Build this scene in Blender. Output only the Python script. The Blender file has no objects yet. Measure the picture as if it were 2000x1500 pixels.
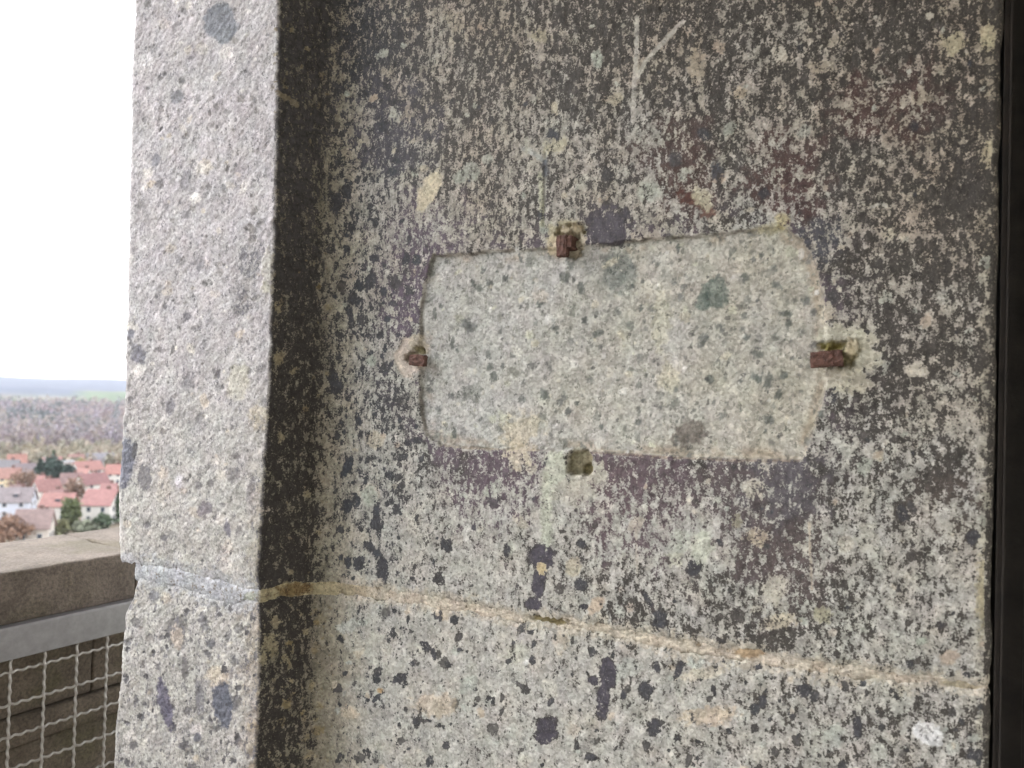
import bpy, bmesh, math, random
import numpy as np
from mathutils import Matrix, Vector, Euler

random.seed(7)
RNG = np.random.default_rng(11)
SC = bpy.context.scene
COL = SC.collection

# ------------------------------------------------------------------ camera
EYE = Vector((0.0, 0.0, 1.55))
FPX = 1500.0                                    # focal length in photo pixels (2000 wide)
PITCH, ROLL = math.radians(0.8), math.radians(1.45)
cam = bpy.data.cameras.new('Camera')
cam.sensor_width = 36.0
cam.lens = 36.0 * FPX / 2000.0
cam.clip_start, cam.clip_end = 0.02, 40000.0
cam.dof.use_dof = True
cam.dof.focus_distance = 1.08
cam.dof.aperture_fstop = 6.0
camo = bpy.data.objects.new('Camera', cam)
COL.objects.link(camo)
CR = Matrix.Rotation(math.pi / 2 + PITCH, 3, 'X') @ Matrix.Rotation(ROLL, 3, 'Z')
camo.matrix_world = Matrix.Translation(EYE) @ CR.to_4x4()
SC.camera = camo
CRN = np.array(CR)

# ------------------------------------------------------------------ world, sun, exposure
SUN_EL, SUN_AZ = math.radians(42), math.radians(-78)      # azimuth from +Y, to the left of the view
world = bpy.data.worlds.new('World')
SC.world = world
world.use_nodes = True
wn, wl = world.node_tree.nodes, world.node_tree.links
bg = wn['Background']
sky = wn.new('ShaderNodeTexSky')
sky.sky_type = 'NISHITA'
sky.sun_disc = False
sky.sun_elevation = SUN_EL
sky.sun_rotation = SUN_AZ
sky.air_density, sky.dust_density, sky.ozone_density = 1.0, 1.2, 1.0
hs = wn.new('ShaderNodeHueSaturation')
hs.inputs['Saturation'].default_value = 0.15              # overcast: a nearly white sky
wl.new(sky.outputs[0], hs.inputs['Color'])
wl.new(hs.outputs[0], bg.inputs['Color'])
bg.inputs['Strength'].default_value = 0.12
sun = bpy.data.lights.new('Sun', 'SUN')
sun.energy = 0.6
sun.angle = math.radians(50)
sun.color = (1.0, 0.985, 0.965)
suno = bpy.data.objects.new('Sun', sun)
COL.objects.link(suno)
sd = Vector((math.sin(SUN_AZ) * math.cos(SUN_EL), math.cos(SUN_AZ) * math.cos(SUN_EL), math.sin(SUN_EL)))
suno.rotation_euler = sd.to_track_quat('Z', 'Y').to_euler()
suno.location = (-3, 0, 8)
SC.view_settings.view_transform = 'Standard'
SC.view_settings.look = 'None'
SC.view_settings.gamma = 1.0
SC.view_settings.use_curve_mapping = False
SC.view_settings.exposure = 2.5
SC.cycles.max_bounces = 6
SC.cycles.diffuse_bounces = 4
SC.cycles.volume_bounces = 0
SC.cycles.use_denoising = True

# ------------------------------------------------------------------ pixel helpers
def ray(px, py):
    """direction (depth 1 along the optical axis) of photo pixels, numpy in, numpy out"""
    px, py = np.asarray(px, float), np.asarray(py, float)
    v = np.stack([(px - 1000) / FPX, (750 - py) / FPX, -np.ones_like(px)], -1)
    return v @ CRN.T

def project(P):
    q = (P - np.array(EYE)) @ CRN
    dz = np.minimum(q[..., 2], -0.05)
    return 1000 + FPX * q[..., 0] / -dz, 750 - FPX * q[..., 1] / -dz

def lin(c):
    c = np.asarray(c, float) / 255.0
    return np.where(c <= 0.04045, c / 12.92, ((c + 0.055) / 1.055) ** 2.4)

WA = math.radians(24)
E = np.array([math.cos(WA), -math.sin(WA), 0.0])          # along the wall, to the right
N = np.array([-math.sin(WA), -math.cos(WA), 0.0])         # out of the wall
ORI = np.array(EYE) + 1.1 * ray(650, 757)
ORI[2] = 0.0

def wall_point(s, t, z):
    s, t, z = np.broadcast_arrays(np.asarray(s, float), np.asarray(t, float), np.asarray(z, float))
    return ORI + s[..., None] * E + t[..., None] * N + z[..., None] * np.array([0, 0, 1.0])

def px_to_wall(px, py, t=0.0):
    d = ray(px, py)
    k = ((ORI + t * N - np.array(EYE)) @ N) / (d @ N)
    P = np.array(EYE) + k[..., None] * d
    return (P - ORI) @ E, P[..., 2]

# ------------------------------------------------------------------ noise (numpy)
def _hash(ix, iy, seed):
    h = (ix.astype(np.int64) * 374761393 + iy.astype(np.int64) * 668265263 + seed * 974711) & 0xFFFFFFFF
    h = ((h ^ (h >> 13)) * 1274126177) & 0xFFFFFFFF
    return ((h ^ (h >> 16)) & 0xFFFF) / 65535.0

def noise(x, y, seed=0):
    ix, iy = np.floor(x), np.floor(y)
    fx, fy = x - ix, y - iy
    out = 0
    ux, uy = fx * fx * fx * (fx * (fx * 6 - 15) + 10), fy * fy * fy * (fy * (fy * 6 - 15) + 10)
    for a in (0, 1):
        for b in (0, 1):
            ang = _hash(ix + a, iy + b, seed) * 2 * math.pi
            g = np.cos(ang) * (fx - a) + np.sin(ang) * (fy - b)
            out = out + g * (ux if a else 1 - ux) * (uy if b else 1 - uy)
    return out * 1.5

def fbm(x, y, seed=0, octs=4, gain=0.5):
    s, a, f = 0, 1.0, 1.0
    for o in range(octs):
        s = s + a * noise(x * f + o * 17.3, y * f - o * 9.1, seed + o)
        a *= gain
        f *= 2.03
    return s

def sstep(a, b, x):
    t = np.clip((x - a) / (b - a), 0, 1)
    return t * t * (3 - 2 * t)

# ------------------------------------------------------------------ object helpers
def link(o, parent=None):
    COL.objects.link(o)
    if parent is not None:
        o.parent = parent
    return o

def tag(o, label=None, cat=None, group=None, kind=None):
    if label: o['label'] = label
    if cat: o['category'] = cat
    if group: o['group'] = group
    if kind: o['kind'] = kind
    return o

def empty(name, loc, rz=0.0):
    o = bpy.data.objects.new(name, None)
    o.empty_display_size = 0.1
    o.location = loc
    o.rotation_euler = (0, 0, rz)
    return link(o)

def mesh_obj(name, verts, faces, mat, parent=None, origin=None, smooth=False):
    """verts are in world space (or in the parent's space when the parent is rotated)"""
    v = np.asarray(verts, float)
    off = np.array(origin if origin is not None else (0, 0, 0), float)
    me = bpy.data.meshes.new(name)
    me.from_pydata([tuple(p) for p in (v - off)], [], faces)
    me.materials.append(mat)
    if smooth:
        me.polygons.foreach_set('use_smooth', [True] * len(me.polygons))
    me.update()
    o = bpy.data.objects.new(name, me)
    link(o, parent)
    if parent is None:
        o.location = off
    return o

def bm_obj(name, bm, mat, parent=None, smooth=False):
    me = bpy.data.meshes.new(name)
    bm.to_mesh(me)
    bm.free()
    me.materials.append(mat)
    if smooth:
        me.polygons.foreach_set('use_smooth', [True] * len(me.polygons))
    o = bpy.data.objects.new(name, me)
    return link(o, parent)

def bm_box(bm, c, size, M=None, bevel=0.0, seg=2):
    r = bmesh.ops.create_cube(bm, size=1.0)
    T = Matrix.Translation(c) @ Matrix.Diagonal((*size, 1.0))
    if M is not None:
        T = M @ T
    bmesh.ops.transform(bm, matrix=T, verts=r['verts'])
    if bevel:
        es = list({e for v in r['verts'] for e in v.link_edges})
        bmesh.ops.bevel(bm, geom=es, offset=bevel, segments=seg, affect='EDGES', profile=0.6)

WALLM = Matrix(((E[0], N[0], 0, ORI[0]), (E[1], N[1], 0, ORI[1]), (0, 0, 1, 0), (0, 0, 0, 1)))

# ------------------------------------------------------------------ materials
def newmat(name):
    m = bpy.data.materials.new(name)
    m.use_nodes = True
    nt = m.node_tree
    return m, nt.nodes, nt.links, nt.nodes['Principled BSDF']

def nn(nodes, typ, **kw):
    n = nodes.new(typ)
    for k, v in kw.items():
        setattr(n, k, v)
    return n

def mathn(nodes, links, op, a, b=None, clamp=False):
    n = nodes.new('ShaderNodeMath')
    n.operation = op
    n.use_clamp = clamp
    for i, x in enumerate((a, b)):
        if x is None: continue
        if hasattr(x, 'links') or hasattr(x, 'is_linked'): links.new(x, n.inputs[i])
        else: n.inputs[i].default_value = x
    return n.outputs[0]

def maprange(nodes, links, v, a, b, c, d, smooth=False):
    n = nodes.new('ShaderNodeMapRange')
    n.interpolation_type = 'SMOOTHSTEP' if smooth else 'LINEAR'
    links.new(v, n.inputs[0])
    for i, x in enumerate((a, b, c, d)):
        if hasattr(x, 'is_linked'): links.new(x, n.inputs[i + 1])
        else: n.inputs[i + 1].default_value = x
    return n.outputs[0]

def mixc(nodes, links, f, a, b, blend='MIX'):
    n = nodes.new('ShaderNodeMix')
    n.data_type = 'RGBA'
    n.blend_type = blend
    for i, x in ((0, f), (6, a), (7, b)):
        if hasattr(x, 'is_linked'): links.new(x, n.inputs[i])
        else: n.inputs[i].default_value = x if i == 0 else (*x, 1.0)
    return n.outputs[2]

def noisen(nodes, links, vec, scale, detail=4, rough=0.55):
    n = nodes.new('ShaderNodeTexNoise')
    n.inputs['Scale'].default_value = scale
    n.inputs['Detail'].default_value = detail
    n.inputs['Roughness'].default_value = rough
    links.new(vec, n.inputs['Vector'])
    return n

def stone_material():
    m, nd, lk, bs = newmat('tuff_stone')
    tc = nd.new('ShaderNodeTexCoord')
    V = tc.outputs['Object']
    col = nn(nd, 'ShaderNodeAttribute', attribute_name='col').outputs['Color']
    pcol = nn(nd, 'ShaderNodeAttribute', attribute_name='pcol').outputs['Color']
    thr = nn(nd, 'ShaderNodeAttribute', attribute_name='pat').outputs['Fac']
    grit = nn(nd, 'ShaderNodeAttribute', attribute_name='grit').outputs['Fac']
    mp = nd.new('ShaderNodeMapping')
    mp.inputs['Scale'].default_value = (1, 1, 0.62)
    lk.new(V, mp.inputs['Vector'])
    VS = mp.outputs['Vector']
    # the light stone: mottling, grains, fine dark specks
    g1 = noisen(nd, lk, V, 85, 6, 0.68).outputs['Fac']
    f1 = maprange(nd, lk, g1, 0.3, 0.7, 0.70, 1.24)
    vo = nd.new('ShaderNodeTexVoronoi')
    vo.inputs['Scale'].default_value = 330
    lk.new(V, vo.inputs['Vector'])
    sep = nd.new('ShaderNodeSeparateColor')
    lk.new(vo.outputs['Color'], sep.inputs[0])
    f2 = maprange(nd, lk, sep.outputs[0], 0, 1, 0.74, 1.24)
    f12 = mathn(nd, lk, 'MULTIPLY', f1, f2)
    vo2 = nd.new('ShaderNodeTexVoronoi')
    vo2.inputs['Scale'].default_value = 120
    vo2.inputs['Randomness'].default_value = 1.0
    nz = noisen(nd, lk, V, 260, 3, 0.6)
    add = nd.new('ShaderNodeVectorMath'); add.operation = 'MULTIPLY_ADD'
    lk.new(nz.outputs['Color'], add.inputs[0]); add.inputs[1].default_value = (0.008, 0.008, 0.008); lk.new(V, add.inputs[2])
    lk.new(add.outputs[0], vo2.inputs['Vector'])
    sep2 = nd.new('ShaderNodeSeparateColor')
    lk.new(vo2.outputs['Color'], sep2.inputs[0])
    size = maprange(nd, lk, sep2.outputs[1], 0.62, 1.0, -0.06, 0.34)
    spk = maprange(nd, lk, mathn(nd, lk, 'SUBTRACT', size, vo2.outputs['Distance']), -0.03, 0.05, 0.0, 1.0, True)
    spk = mathn(nd, lk, 'MULTIPLY', spk, grit)
    gv = nd.new('ShaderNodeCombineColor')
    tint = noisen(nd, lk, V, 34, 4, 0.6).outputs['Color']
    ts = nd.new('ShaderNodeSeparateColor'); lk.new(tint, ts.inputs[0])
    for i in range(3):
        lk.new(mathn(nd, lk, 'MULTIPLY', f12, maprange(nd, lk, ts.outputs[i], 0.25, 0.75, 0.972, 1.028)), gv.inputs[i])
    base = mixc(nd, lk, 1.0, col, gv.outputs[0], 'MULTIPLY')
    base = mixc(nd, lk, mathn(nd, lk, 'MULTIPLY', spk, 0.72), base, tuple(lin((62, 62, 64))))
    # light crystals
    lt = maprange(nd, lk, sep2.outputs[2], 0.88, 1.0, -0.05, 0.22)
    lts = maprange(nd, lk, mathn(nd, lk, 'SUBTRACT', lt, vo2.outputs['Distance']), -0.02, 0.05, 0.0, 0.55, True)
    base = mixc(nd, lk, lts, base, tuple(lin((212, 207, 196))))
    # the dark patina that sits on the skin of the stone, in granular patches
    n1 = noisen(nd, lk, VS, 150, 4, 0.6).outputs['Fac']
    n2 = noisen(nd, lk, V, 420, 3, 0.6).outputs['Fac']
    nsum = mathn(nd, lk, 'ADD', mathn(nd, lk, 'MULTIPLY', n1, 0.60), mathn(nd, lk, 'MULTIPLY', n2, 0.40))
    dd = mathn(nd, lk, 'SUBTRACT', thr, nsum)
    pm = maprange(nd, lk, dd, -0.030, 0.028, 0.0, 1.0, True)
    n3 = noisen(nd, lk, VS, 520, 4, 0.65).outputs['Fac']
    thin = maprange(nd, lk, n3, 0.55, 0.70, 1.0, 0.70)
    wide = maprange(nd, lk, dd, -0.10, 0.06, 0.0, 0.58, True)
    pmw = mathn(nd, lk, 'MAXIMUM', mathn(nd, lk, 'MULTIPLY', pm, 0.97), wide)
    pm2 = mathn(nd, lk, 'MULTIPLY', pmw, thin)
    pvar = maprange(nd, lk, noisen(nd, lk, V, 150, 5, 0.6).outputs['Fac'], 0.3, 0.7, 0.55, 1.6)
    pc = nd.new('ShaderNodeVectorMath'); pc.operation = 'SCALE'
    lk.new(pcol, pc.inputs[0]); lk.new(pvar, pc.inputs['Scale'])
    out = mixc(nd, lk, pm2, base, pc.outputs[0])
    lk.new(out, bs.inputs['Base Color'])
    lk.new(maprange(nd, lk, pm2, 0, 1, 0.88, 0.62), bs.inputs['Roughness'])
    bs.inputs['Specular IOR Level'].default_value = 0.35
    b1 = nd.new('ShaderNodeBump')
    b1.inputs['Strength'].default_value = 0.85
    b1.inputs['Distance'].default_value = 0.0012
    hsum = noisen(nd, lk, V, 290, 4, 0.7).outputs['Fac']
    lk.new(hsum, b1.inputs['Height'])
    lk.new(b1.outputs[0], bs.inputs['Normal'])
    return m

STONE = stone_material()

def plain(name, rgb, rough=0.8, var=0.25, scale=20, bump=0.0, bscale=60, metal=0.0, rgb2=None, detail=5):
    m, nd, lk, bs = newmat(name)
    tc = nd.new('ShaderNodeTexCoord')
    V = tc.outputs['Object']
    n1 = noisen(nd, lk, V, scale, detail, 0.62).outputs['Fac']
    c1 = tuple(np.clip(np.array(lin(rgb)) * (1 - var), 0, 1))
    c2 = tuple(np.clip(np.array(lin(rgb2 if rgb2 is not None else rgb)) * (1 + var), 0, 1))
    f = maprange(nd, lk, n1, 0.32, 0.68, 0, 1)
    lk.new(mixc(nd, lk, f, c1, c2), bs.inputs['Base Color'])
    bs.inputs['Roughness'].default_value = rough
    bs.inputs['Metallic'].default_value = metal
    if bump:
        b = nd.new('ShaderNodeBump')
        b.inputs['Strength'].default_value = 0.6
        b.inputs['Distance'].default_value = bump
        lk.new(noisen(nd, lk, V, bscale, 6, 0.65).outputs['Fac'], b.inputs['Height'])
        lk.new(b.outputs[0], bs.inputs['Normal'])
    return m

def attr_mat(name, rough=0.85, var=0.25, scale=1.0):
    m, nd, lk, bs = newmat(name)
    col = nn(nd, 'ShaderNodeAttribute', attribute_name='col').outputs['Color']
    tc = nd.new('ShaderNodeTexCoord')
    n1 = noisen(nd, lk, tc.outputs['Object'], scale, 5, 0.6).outputs['Fac']
    f = maprange(nd, lk, n1, 0.3, 0.7, 1 - var, 1 + var)
    sc = nd.new('ShaderNodeVectorMath'); sc.operation = 'SCALE'
    lk.new(col, sc.inputs[0]); lk.new(f, sc.inputs['Scale'])
    lk.new(sc.outputs[0], bs.inputs['Base Color'])
    bs.inputs['Roughness'].default_value = rough
    bs.inputs['Specular IOR Level'].default_value = 0.2
    return m

# ================================================================== THE SETTING: ground, tower, room
GZ = -33.45
VIEW = np.array([-0.575, 0.818])

def ground_z(x, y):
    x, y = np.asarray(x, float), np.asarray(y, float)
    r = np.hypot(x, y)
    az = np.arctan2(x, y)
    z = GZ + 5.0 * sstep(345, 800, r) - 3 * sstep(900, 1300, r)
    z = z + 15 * sstep(1300, 2300, r) * (1 + 0.4 * np.sin(az * 9 + 1.0))
    z = z + 42 * sstep(2600, 4600, r) * (1 + 0.10 * np.sin(az * 26 + 0.6) + 0.05 * np.sin(az * 61))
    z = z + fbm(x / 420, y / 420, 5, 3) * 2.2 * sstep(350, 900, r)
    return z

def build_ground():
    rad = np.concatenate([[0.0], np.geomspace(12, 345, 26), np.geomspace(352, 9000, 110)])
    naz = 300
    A = np.linspace(-math.pi, math.pi, naz, endpoint=False)
    R, T = np.meshgrid(rad, A, indexing='ij')
    X, Y = R * np.sin(T), R * np.cos(T)
    Z = ground_z(X, Y)
    n = fbm(X / 260, Y / 260, 31, 4)
    grass, earth, wood, field = lin((104, 106, 88)), lin((118, 108, 94)), lin((70, 77, 94)), lin((84, 98, 74))  # woodland colour tinted blue, painting in the haze over the far hills
    c = np.where((n > 0.05)[..., None], grass, earth)
    far = sstep(2300, 2800, R)
    woodm = sstep(-0.12, 0.05, fbm(X / 700, Y / 420, 44, 4) + 1.3 * far) * sstep(1500, 2000, R)
    c = c * (1 - woodm[..., None]) + wood * woodm[..., None]
    # pale meadow strips between the woods
    st = sstep(900, 1000, R) * (1 - sstep(1500, 1650, R))
    c = c * (1 - 0.85 * st[..., None]) + (field * 0.9) * (0.85 * st[..., None])
    g2 = sstep(1500, 1600, R) * (1 - sstep(2150, 2300, R)) * sstep(-0.512, -0.505, T)
    c = c * (1 - g2[..., None]) + field * g2[..., None]
    verts = np.stack([X, Y, Z], -1).reshape(-1, 3)
    faces = []
    nr = len(rad)
    for i in range(nr - 1):
        for j in range(naz):
            k = (j + 1) % naz
            faces.append((i * naz + j, (i + 1) * naz + j, (i + 1) * naz + k, i * naz + k))
    o = mesh_obj('ground', verts, faces, attr_mat('ground_cover', 0.95, 0.3, 0.02), smooth=True)
    at = o.data.attributes.new('col', 'FLOAT_COLOR', 'POINT')
    at.data.foreach_set('color', np.concatenate([c.reshape(-1, 3), np.ones((len(verts), 1))], 1).astype(np.float32).ravel())
    tag(o, kind='structure')
    return o

build_ground()

ROUGHWALL = plain('pale_masonry', (186, 183, 176), 0.9, 0.2, 9, 0.006, 40, rgb2=(192, 189, 182))  # kept pale so the added walls bounce fill light onto the jamb
FLOORM = plain('stone_floor', (130, 126, 120), 0.9, 0.3, 6, 0.004, 50)
CEILM = plain('lime_ceiling', (182, 178, 170), 0.95, 0.15, 4, 0.003, 60)

def wall_box(name, s0, s1, t0, t1, z0, z1, mat, bevel=0.0):
    bm = bmesh.new()
    bm_box(bm, ((s0 + s1) / 2, (t0 + t1) / 2, (z0 + z1) / 2), (s1 - s0, t1 - t0, z1 - z0), WALLM, bevel)
    return tag(bm_obj(name, bm, mat), kind='structure')

wall_box('tower_shaft', -0.36, 3.4, -0.5, 3.6, GZ - 0.6, -0.12, ROUGHWALL)
wall_box('floor', -0.37, 3.2, -0.30, 3.3, -0.115, 0.0, FLOORM)
wall_box('ceiling', -0.58, 3.2, -0.30, 3.3, 2.82, 3.1, CEILM)  # outer edge extended to cut sky light on the outer face
wall_box('unseen_wall_back', -0.36, 1.215, 2.30, 2.6, 0.0, 2.815, ROUGHWALL)  # unseen, added to shut out sky light and bounce fill
wall_box('unseen_wall_right', 1.22, 1.5, -0.30, 3.3, 0.0, 2.815, ROUGHWALL)  # unseen, added to block light from the right and bounce fill

# ================================================================== THE STONE JAMB
TE = 0.078                                            # how far the outer face stands proud of the main face
EDGE = np.array([(0, 546), (250, 541), (450, 537), (600, 531), (750, 527), (850, 520), (1000, 513), (1130, 504),
                 (1165, 507), (1300, 507), (1500, 500), (2300, 482)], float)
LEFT_U = np.array([(-600, 274), (0, 258), (90, 254), (160, 250), (330, 248), (500, 245), (600, 243), (700, 240), (800, 238), (880, 231),
                   (960, 226), (1060, 228), (1100, 232), (1140, 250)], float)
LEFT_L = np.array([(1130, 268), (1165, 258), (1200, 240), (1260, 234), (1330, 232), (1400, 222), (1500, 217), (2300, 195)], float)
RIGHT = np.array([(-600, 1971), (0, 1961), (300, 1953), (750, 1946), (1150, 1938), (1500, 1934), (2300, 1922)], float)

def curve_s(tab, t):
    s, z = px_to_wall(tab[:, 1], tab[:, 0], t)
    o = np.argsort(z)
    return lambda zz: np.interp(zz, z[o], s[o])

EDGE2 = np.vstack([[(-600, 560)], EDGE])
S_EDGE = curve_s(EDGE2, TE)
S_LU, S_LL = curve_s(LEFT_U, TE - 0.016), curve_s(LEFT_L, TE - 0.016)
S_RIGHT = curve_s(RIGHT, 0.0)

# the bed joint, photo pixels: x, y centre, half width
JOINT = np.array([(200, 1100, 16), (262, 1116, 18), (340, 1126, 20), (400, 1148, 24), (450, 1160, 22), (490, 1163, 9), (510, 1166, 10),
                  (560, 1153, 18), (610, 1148, 13), (650, 1149, 14), (720, 1157, 14), (800, 1169, 14), (900, 1186, 13), (1000, 1203, 12),
                  (1050, 1211, 9), (1100, 1216, 10), (1200, 1236, 13), (1300, 1256, 15), (1400, 1272, 15), (1500, 1288, 15),
                  (1600, 1304, 14), (1700, 1317, 14), (1800, 1328, 10), (1870, 1337, 6), (1940, 1345, 5)], float)

NA, NR, NB, NC, ND, NE = 26, 12, 180, 74, 540, 34     # grid columns of outer return, rounding, outer face, step, main face, right return

def profile(sL, sE, sR):
    """(s, t) of every column for one row; returns arrays, zone index and arc length"""
    S, T, zone = [], [], []
    r = 0.013
    tl = TE - (sE - sL) * 0.05
    a = np.linspace(0, 1, NA, endpoint=False)
    S.append(np.full(NA, sL)); T.append((tl - 0.42) + a * (0.42 - r)); zone += [0] * NA
    th = np.linspace(0, math.pi / 2, NR, endpoint=False)
    S.append(sL + r - r * np.cos(th)); T.append(tl - r + r * np.sin(th)); zone += [1] * NR
    b = np.linspace(0, 1, NB, endpoint=False)
    S.append(sL + r + b * (sE - 0.002 - sL - r)); T.append(TE - (sE - (sL + r + b * (sE - 0.002 - sL - r))) * 0.05); zone += [1] * NB
    # step: bevelled arris, splayed face, hollow into the main face
    n1 = int(NC * 0.62); n2 = NC - n1
    q = np.array([-0.020, 0.026])
    p0 = np.array([sE + 0.0012, TE - 0.0022])
    c = np.linspace(0, 1, n1, endpoint=False)
    S.append(p0[0] + c * (q[0] - p0[0])); T.append(p0[1] + c * (q[1] - p0[1]))
    d = np.linspace(0, 1, n2, endpoint=False)
    m, e = np.array([-0.010, 0.002]), np.array([0.024, 0.0])
    S.append((1 - d) ** 2 * q[0] + 2 * d * (1 - d) * m[0] + d * d * e[0])
    T.append((1 - d) ** 2 * q[1] + 2 * d * (1 - d) * m[1] + d * d * e[1]); zone += [2] * NC
    f = np.linspace(0, 1, ND, endpoint=False)
    S.append(0.024 + f * (sR - 0.006 - 0.024)); T.append(np.zeros(ND)); zone += [3] * ND
    g = np.linspace(0, math.pi / 2, 8, endpoint=False)
    S.append(sR - 0.006 + 0.006 * np.sin(g)); T.append(-0.006 + 0.006 * np.cos(g))
    h = np.linspace(0, 1, NE - 8)
    S.append(np.full(NE - 8, sR)); T.append(-0.006 - h * 0.13); zone += [4] * NE
    return np.concatenate(S), np.concatenate(T), np.array(zone)

def rows_profile(z, left):
    sL, sE, sR = left(z), S_EDGE(z), S_RIGHT(z)
    # the arris and the outer edge are chipped and uneven
    sE = sE - 0.0045 * np.maximum(fbm(z * 34, z * 0 + 1.7, 66, 3) - 0.25, 0) + 0.0013 * fbm(z * 22, z * 0 + 3.1, 61, 4) + 0.0012 * fbm(z * 120, z * 0, 62, 3)
    sL = sL + 0.0015 * fbm(z * 26, z * 0 + 8.1, 63, 4) + 0.0012 * fbm(z * 130, z * 0, 64, 3)
    sR = sR + 0.0008 * fbm(z * 30, z * 0 + 5.5, 65, 4)
    SS, TT = [], []
    zone = None
    for a, b, c in zip(sL, sE, sR):
        s, t, zone = profile(a, b, c)
        SS.append(s); TT.append(t)
    return np.array(SS), np.array(TT), zone

def joint_curves():
    """z centre and z half width of the bed joint for every column"""
    zr = np.array([1.27])
    SS, TT, zone = rows_profile(zr, S_LU)
    s, t = SS[0], TT[0]
    P = wall_point(s, t, np.full_like(s, 1.27))
    # for each column find z such that the column projects onto the traced joint
    zc = np.full_like(s, 1.27)
    for _ in range(6):
        P = wall_point(s, t, zc)
        px, py = project(P)
        q = (P - np.array(EYE)) @ CRN
        tgt = np.interp(px, JOINT[:, 0], JOINT[:, 1])
        zc = zc + (py - tgt) * (-q[:, 2]) / FPX
    P = wall_point(s, t, zc)
    px, py = project(P)
    q = (P - np.array(EYE)) @ CRN
    hw = 0.72 * np.interp(px, JOINT[:, 0], JOINT[:, 2]) * (-q[:, 2]) / FPX
    # hidden returns take the value at their visible end
    zc[zone == 0] = zc[NA + 2]; hw[zone == 0] = hw[NA + 2]
    k4 = np.where(zone == 4)[0][0]
    zc[k4:] = zc[k4 - 1]; hw[k4:] = hw[k4 - 1]
    arc = np.concatenate([[0], np.cumsum(np.hypot(np.diff(s), np.diff(t)))])
    return zc, hw, arc, zone

JZ, JH, ARC, ZONE = joint_curves()

# --- coverage of the dark patina over the main face, read off the photograph (columns x = 650..1950, rows y = 0..1500)
PAT = np.array([
    [.66, .62, .58, .58, .62, .67, .72, .72, .68, .68, .70, .74, .76, .78],
    [.54, .60, .50, .50, .54, .60, .64, .60, .55, .59, .62, .64, .60, .62],
    [.48, .66, .58, .52, .50, .55, .58, .55, .60, .57, .60, .64, .62, .74],
    [.46, .60, .56, .52, .46, .46, .50, .58, .56, .62, .62, .57, .60, .74],
    [.42, .40, .44, .52, .50, .42, .42, .44, .52, .58, .66, .60, .78, .60],
    [.38, .40, .56, .50, .50, .50, .50, .50, .50, .56, .62, .66, .60, .60],
    [.42, .40, .52, .50, .50, .50, .50, .50, .50, .50, .52, .62, .56, .55],
    [.44, .40, .36, .40, .40, .40, .40, .40, .40, .40, .36, .66, .60, .58],
    [.40, .38, .42, .50, .50, .50, .50, .50, .50, .50, .60, .56, .52, .44],
    [.34, .36, .40, .55, .46, .56, .60, .58, .60, .66, .52, .52, .54, .44],
    [.30, .36, .30, .36, .30, .46, .48, .42, .56, .66, .50, .40, .38, .28],
    [.28, .36, .26, .26, .30, .32, .44, .36, .52, .52, .46, .40, .38, .20],
    [.20, .20, .18, .20, .26, .32, .46, .40, .48, .60, .42, .38, .36, .22],
    [.14, .15, .14, .14, .18, .20, .24, .24, .26, .34, .36, .36, .36, .22],
    [.14, .15, .14, .15, .18, .20, .20, .22, .26, .32, .38, .42, .42, .34],
    [.16, .16, .15, .16, .18, .20, .20, .24, .28, .34, .38, .42, .42, .36]])

def grid_sample(G, px, py):
    fx = np.clip((px - 650) / 100, 0, G.shape[1] - 1.001)
    fy = np.clip(py / 100, 0, G.shape[0] - 1.001)
    ix, iy = fx.astype(int), fy.astype(int)
    ax, ay = sstep(0, 1, fx - ix), sstep(0, 1, fy - iy)
    return (G[iy, ix] * (1 - ax) * (1 - ay) + G[iy, ix + 1] * ax * (1 - ay) + G[iy + 1, ix] * (1 - ax) * ay + G[iy + 1, ix + 1] * ax * ay)

PANEL = np.array([(846, 499), (960, 491), (1080, 486), (1160, 479), (1240, 471), (1330, 463), (1440, 452), (1528, 444), (1566, 470), (1590, 515), (1606, 570),
                  (1612, 650), (1614, 750), (1592, 830), (1566, 898), (1430, 897), (1300, 891), (1180, 883), (1060, 879), (960, 877), (860, 870),
                  (834, 850), (822, 815), (819, 740), (821, 640), (826, 570), (838, 520)], float)

def poly_sdf(px, py, poly):
    """signed distance in photo pixels, negative inside"""
    d = np.full(px.shape, 1e9)
    inside = np.zeros(px.shape, bool)
    n = len(poly)
    for i in range(n):
        a, b = poly[i], poly[(i + 1) % n]
        e = b - a
        wx, wy = px - a[0], py - a[1]
        h = np.clip((wx * e[0] + wy * e[1]) / (e @ e), 0, 1)
        d = np.minimum(d, np.hypot(wx - h * e[0], wy - h * e[1]))
        c = ((a[1] > py) != (b[1] > py))
        with np.errstate(divide='ignore', invalid='ignore'):
            xx = (b[0] - a[0]) * (py - a[1]) / (b[1] - a[1] + 1e-12) + a[0]
        inside ^= c & (px < xx)
    return np.where(inside, -d, d)

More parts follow.
